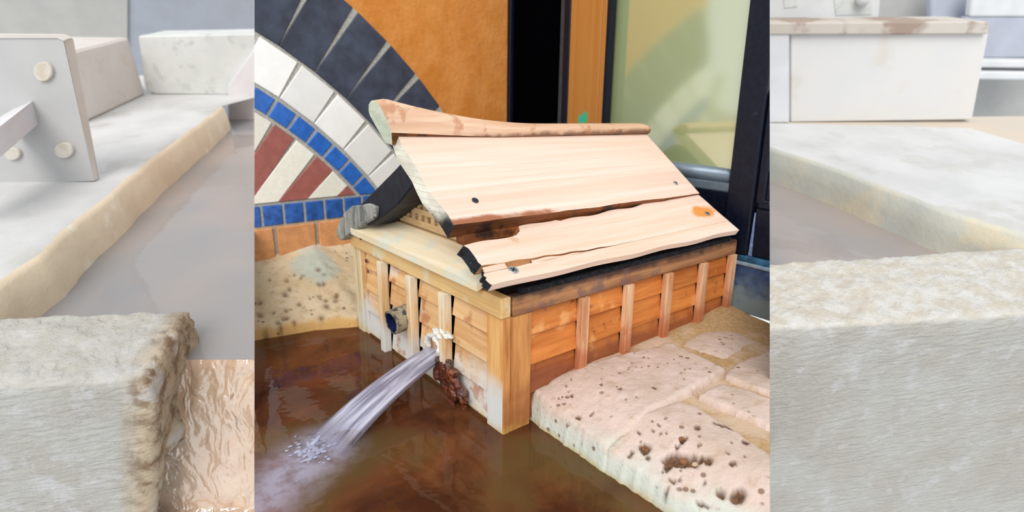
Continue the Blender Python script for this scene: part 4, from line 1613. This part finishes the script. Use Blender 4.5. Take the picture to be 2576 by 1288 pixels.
# ---- wooden box on the right rim
bxp = sz(2200, 306, HR)
GB = bxp[1]
bx = sempty('planter_box', bxp, 'pale weathered wooden box with stained top edge on the right rim', 'box')
sobj('front_board', sprism([(1990, 86), (2482, 84), (2441, 301), (1990, 307)], GB, 0.05, 0.004), S_BOX, 'r', bx)
sobj('side_board', prism([sy(a_, b_, GB + 0.01) for a_, b_ in ((2460, 84), (2487, 84), (2446, 300), (2420, 301))], (0, 0.5, 0), 0.004), S_BOX, 'r', bx)
sobj('corner_post', sprism([(1900, 84), (1986, 84), (1986, 309), (1900, 309)], GB - 0.02, 0.06, 0.004), S_BOXPOST, 'r', bx)
sobj('top_board', prism([sy(a_, b_, GB - 0.03) for a_, b_ in ((1900, 58), (2489, 54), (2487, 86), (1900, 88))], (0, 0.3, 0), 0.006), S_BOXTOP, 'r', bx)
# ---- things behind it
w = sobj('wall_back', sprism([(1800, -60), (2700, -60), (2700, 330), (1800, 330)], 4.6, 0.15), S_GREY, 'r')
tag(w, 'pale grey wall behind the wooden box', None, None, 'structure')
o = sobj('white_bin', sprism([(1880, -40), (2223, -40), (2214, 55), (1880, 62)], GB + 0.33, 0.25, 0.02), S_WHITE, 'r')
tag(o, 'pale white container with rounded corners behind the wooden box', 'container')
if o:
    bm = tube_bm([sy(2171, -2, GB + 0.28), sy(2171, -2, GB + 0.34)], 0.032, 18)
    sobj('knob', bm, S_BOXPOST, 'r', o, True)
    sobj('panel', sprism([(1965, -40), (2010, -40), (2012, 22), (1968, 26)], GB + 0.325, 0.03, 0.012), S_GREEN, 'r', o)
    sobj('panel', sprism([(2090, -40), (2200, -40), (2198, 42), (2098, 44)], GB + 0.325, 0.03, 0.012), S_GREEN, 'r', o)
o = sobj('blue_panel', sprism([(2340, -40), (2440, -40), (2436, 70), (2344, 70)], 4.4, 0.06, 0.01), S_BLUE, 'r')
tag(o, 'narrow pale blue panel on the wall above the wooden box', 'panel')
fr = sempty('door_frame', sy(2540, 205, 4.2), 'pale blue door panel with white sill at the far right', 'door')
sobj('door_panel', sprism([(2430, 42), (2700, 42), (2700, 146), (2420, 146)], 4.25, 0.06, 0.01), S_BLUE, 'r', fr)
sobj('top_panel', sprism([(2450, -40), (2700, -40), (2700, 42), (2440, 42)], 4.24, 0.06, 0.01), S_WHITE, 'r', fr)
sobj('sill', sprism([(2400, 150), (2700, 153), (2700, 172), (2400, 170)], 4.15, 0.2, 0.01), S_WHITE, 'r', fr)
sobj('sill', sprism([(2400, 180), (2700, 184), (2700, 203), (2400, 199)], 4.10, 0.2, 0.01), S_WHITE, 'r', fr)


# ---- front stones
def loft_stone(name, secL, secR, cap, label, side, nu=260, amp=0.010, seed=1):
    """secL/secR: profiles (list of 3D points: back bottom, back top, front top, front bottom) at the two ends"""
    def dense(sec, per=(10, 34, 60)):
        out = []
        for i in range(3):
            for t in np.linspace(0, 1, per[i], endpoint=False):
                out.append(sec[i] * (1 - t) + sec[i + 1] * t)
        out.append(sec[3])
        return np.array(out)
    L, R = dense(secL), dense(secR)
    zone = np.array([0] * 10 + [1] * 34 + [2] * 61)
    # round the edges
    def rnd(a, it=7):
        b = a.copy()
        for _ in range(it):
            b[1:-1] = (b[:-2] + 2 * b[1:-1] + b[2:]) / 4
        return b
    L, R = rnd(L), rnd(R)
    nv = len(L)
    rings = []
    u = np.linspace(0, 1, nu)
    for t in u:
        rings.append(L * (1 - t) + R * t)
    rust = [np.zeros(nv) + smooth(0.93, 1.0, np.array([t]))[0] * 0.8 for t in u]
    if cap:
        c0 = R.mean(0)
        ax = (R - L).mean(0); ax /= np.linalg.norm(ax)
        for s, push in ((0.985, 0.012), (0.95, 0.022), (0.88, 0.030), (0.78, 0.036), (0.66, 0.040), (0.54, 0.030), (0.42, 0.03), (0.3, 0.03), (0.2, 0.03), (0.1, 0.03), (0.0, 0.03)):
            rings.append(c0 + (R - c0) * s + ax * push)
            rust.append(np.ones(nv))
    A = np.array(rings)
    rust = np.array(rust)
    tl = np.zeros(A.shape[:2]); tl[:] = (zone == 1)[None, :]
    # displace along grid normals
    du = np.gradient(A, axis=0); dv_ = np.gradient(A, axis=1)
    nn = np.cross(du, dv_)
    nn /= np.linalg.norm(nn, axis=-1, keepdims=True) + 1e-9
    if (nn[:nu, 12:40, 2]).mean() < 0:
        nn = -nn
    st_ = A * np.array([1.0, 1.0, 1.0])
    dsp = amp * fbm(st_, 6, 5, seed, 0.6) + amp * 0.5 * fbm(A * np.array([1, 1, 2.5]), 28, 4, seed + 5, 0.6)
    top_extra = amp * 0.7 * fbm(A * np.array([0.8, 1.6, 1]), 20, 4, seed + 9, 0.65)
    dsp = dsp + top_extra * tl + amp * 0.9 * fbm(A, 24, 4, seed + 13, 0.6) * rust
    dsp *= np.where(zone[None, :] == 2, 0.55, 1.0) * (1 - rust * 0) 
    A = A + nn * dsp[..., None]
    bm = from_data(A.reshape(-1, 3), grid_faces(*A.shape[:2]))
    l1 = bm.verts.layers.float.new('rusty'); l2 = bm.verts.layers.float.new('toplight')
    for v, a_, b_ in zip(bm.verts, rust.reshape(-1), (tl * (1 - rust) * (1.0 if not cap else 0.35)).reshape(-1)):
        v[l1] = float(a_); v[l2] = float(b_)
    o = sobj(name, fix(bm), S_STONE, side, smooth=True)
    tag(o, label, 'stone')
    return o


def sec(xb, yb, xf, yf, xbot=None, ybot=None, drop=0.9):
    T = sz(xb, yb, HS); F_ = sz(xf, yf, HS)
    bot = F_ + np.array([0, -0.0, -drop])
    if xbot is not None:
        bot = sy(xbot, ybot, F_[1])
    return [T + np.array([0, 0.02, -0.35]), T, F_, bot]


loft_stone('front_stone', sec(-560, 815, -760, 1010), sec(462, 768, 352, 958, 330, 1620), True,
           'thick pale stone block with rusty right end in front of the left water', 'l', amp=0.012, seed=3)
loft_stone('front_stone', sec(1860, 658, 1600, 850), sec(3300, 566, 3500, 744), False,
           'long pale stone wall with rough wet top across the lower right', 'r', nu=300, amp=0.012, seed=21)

# ---- water spilling over the lip between them
rows = []
ny, nx = 46, 40
lip = sz(570, 905, HW)
g_lip = lip[1]
for k in range(ny):
    t = k / (ny - 1)
    yy = 905 + 440 * t
    gk = g_lip - 0.10 * t ** 0.8 - 0.02 * smooth(0.85, 0.9, np.array([t]))[0]
    for i in range(nx):
        xx = 260 + 500 * i / (nx - 1)
        p = sy(xx, yy, gk)
        rows.append(p + np.array([0, -1, 1]) * 0.012 * float(fbm(np.array([p]), 16, 3, 4)[0]) * min(1, t * 6))
o = sobj('spill_water', face_up(from_data(rows, grid_faces(ny, nx))), S_SPILL, 'l', smooth=True)
tag(o, 'thin glistening sheet of water running down tan rock beside the block', 'water', None, 'stuff')
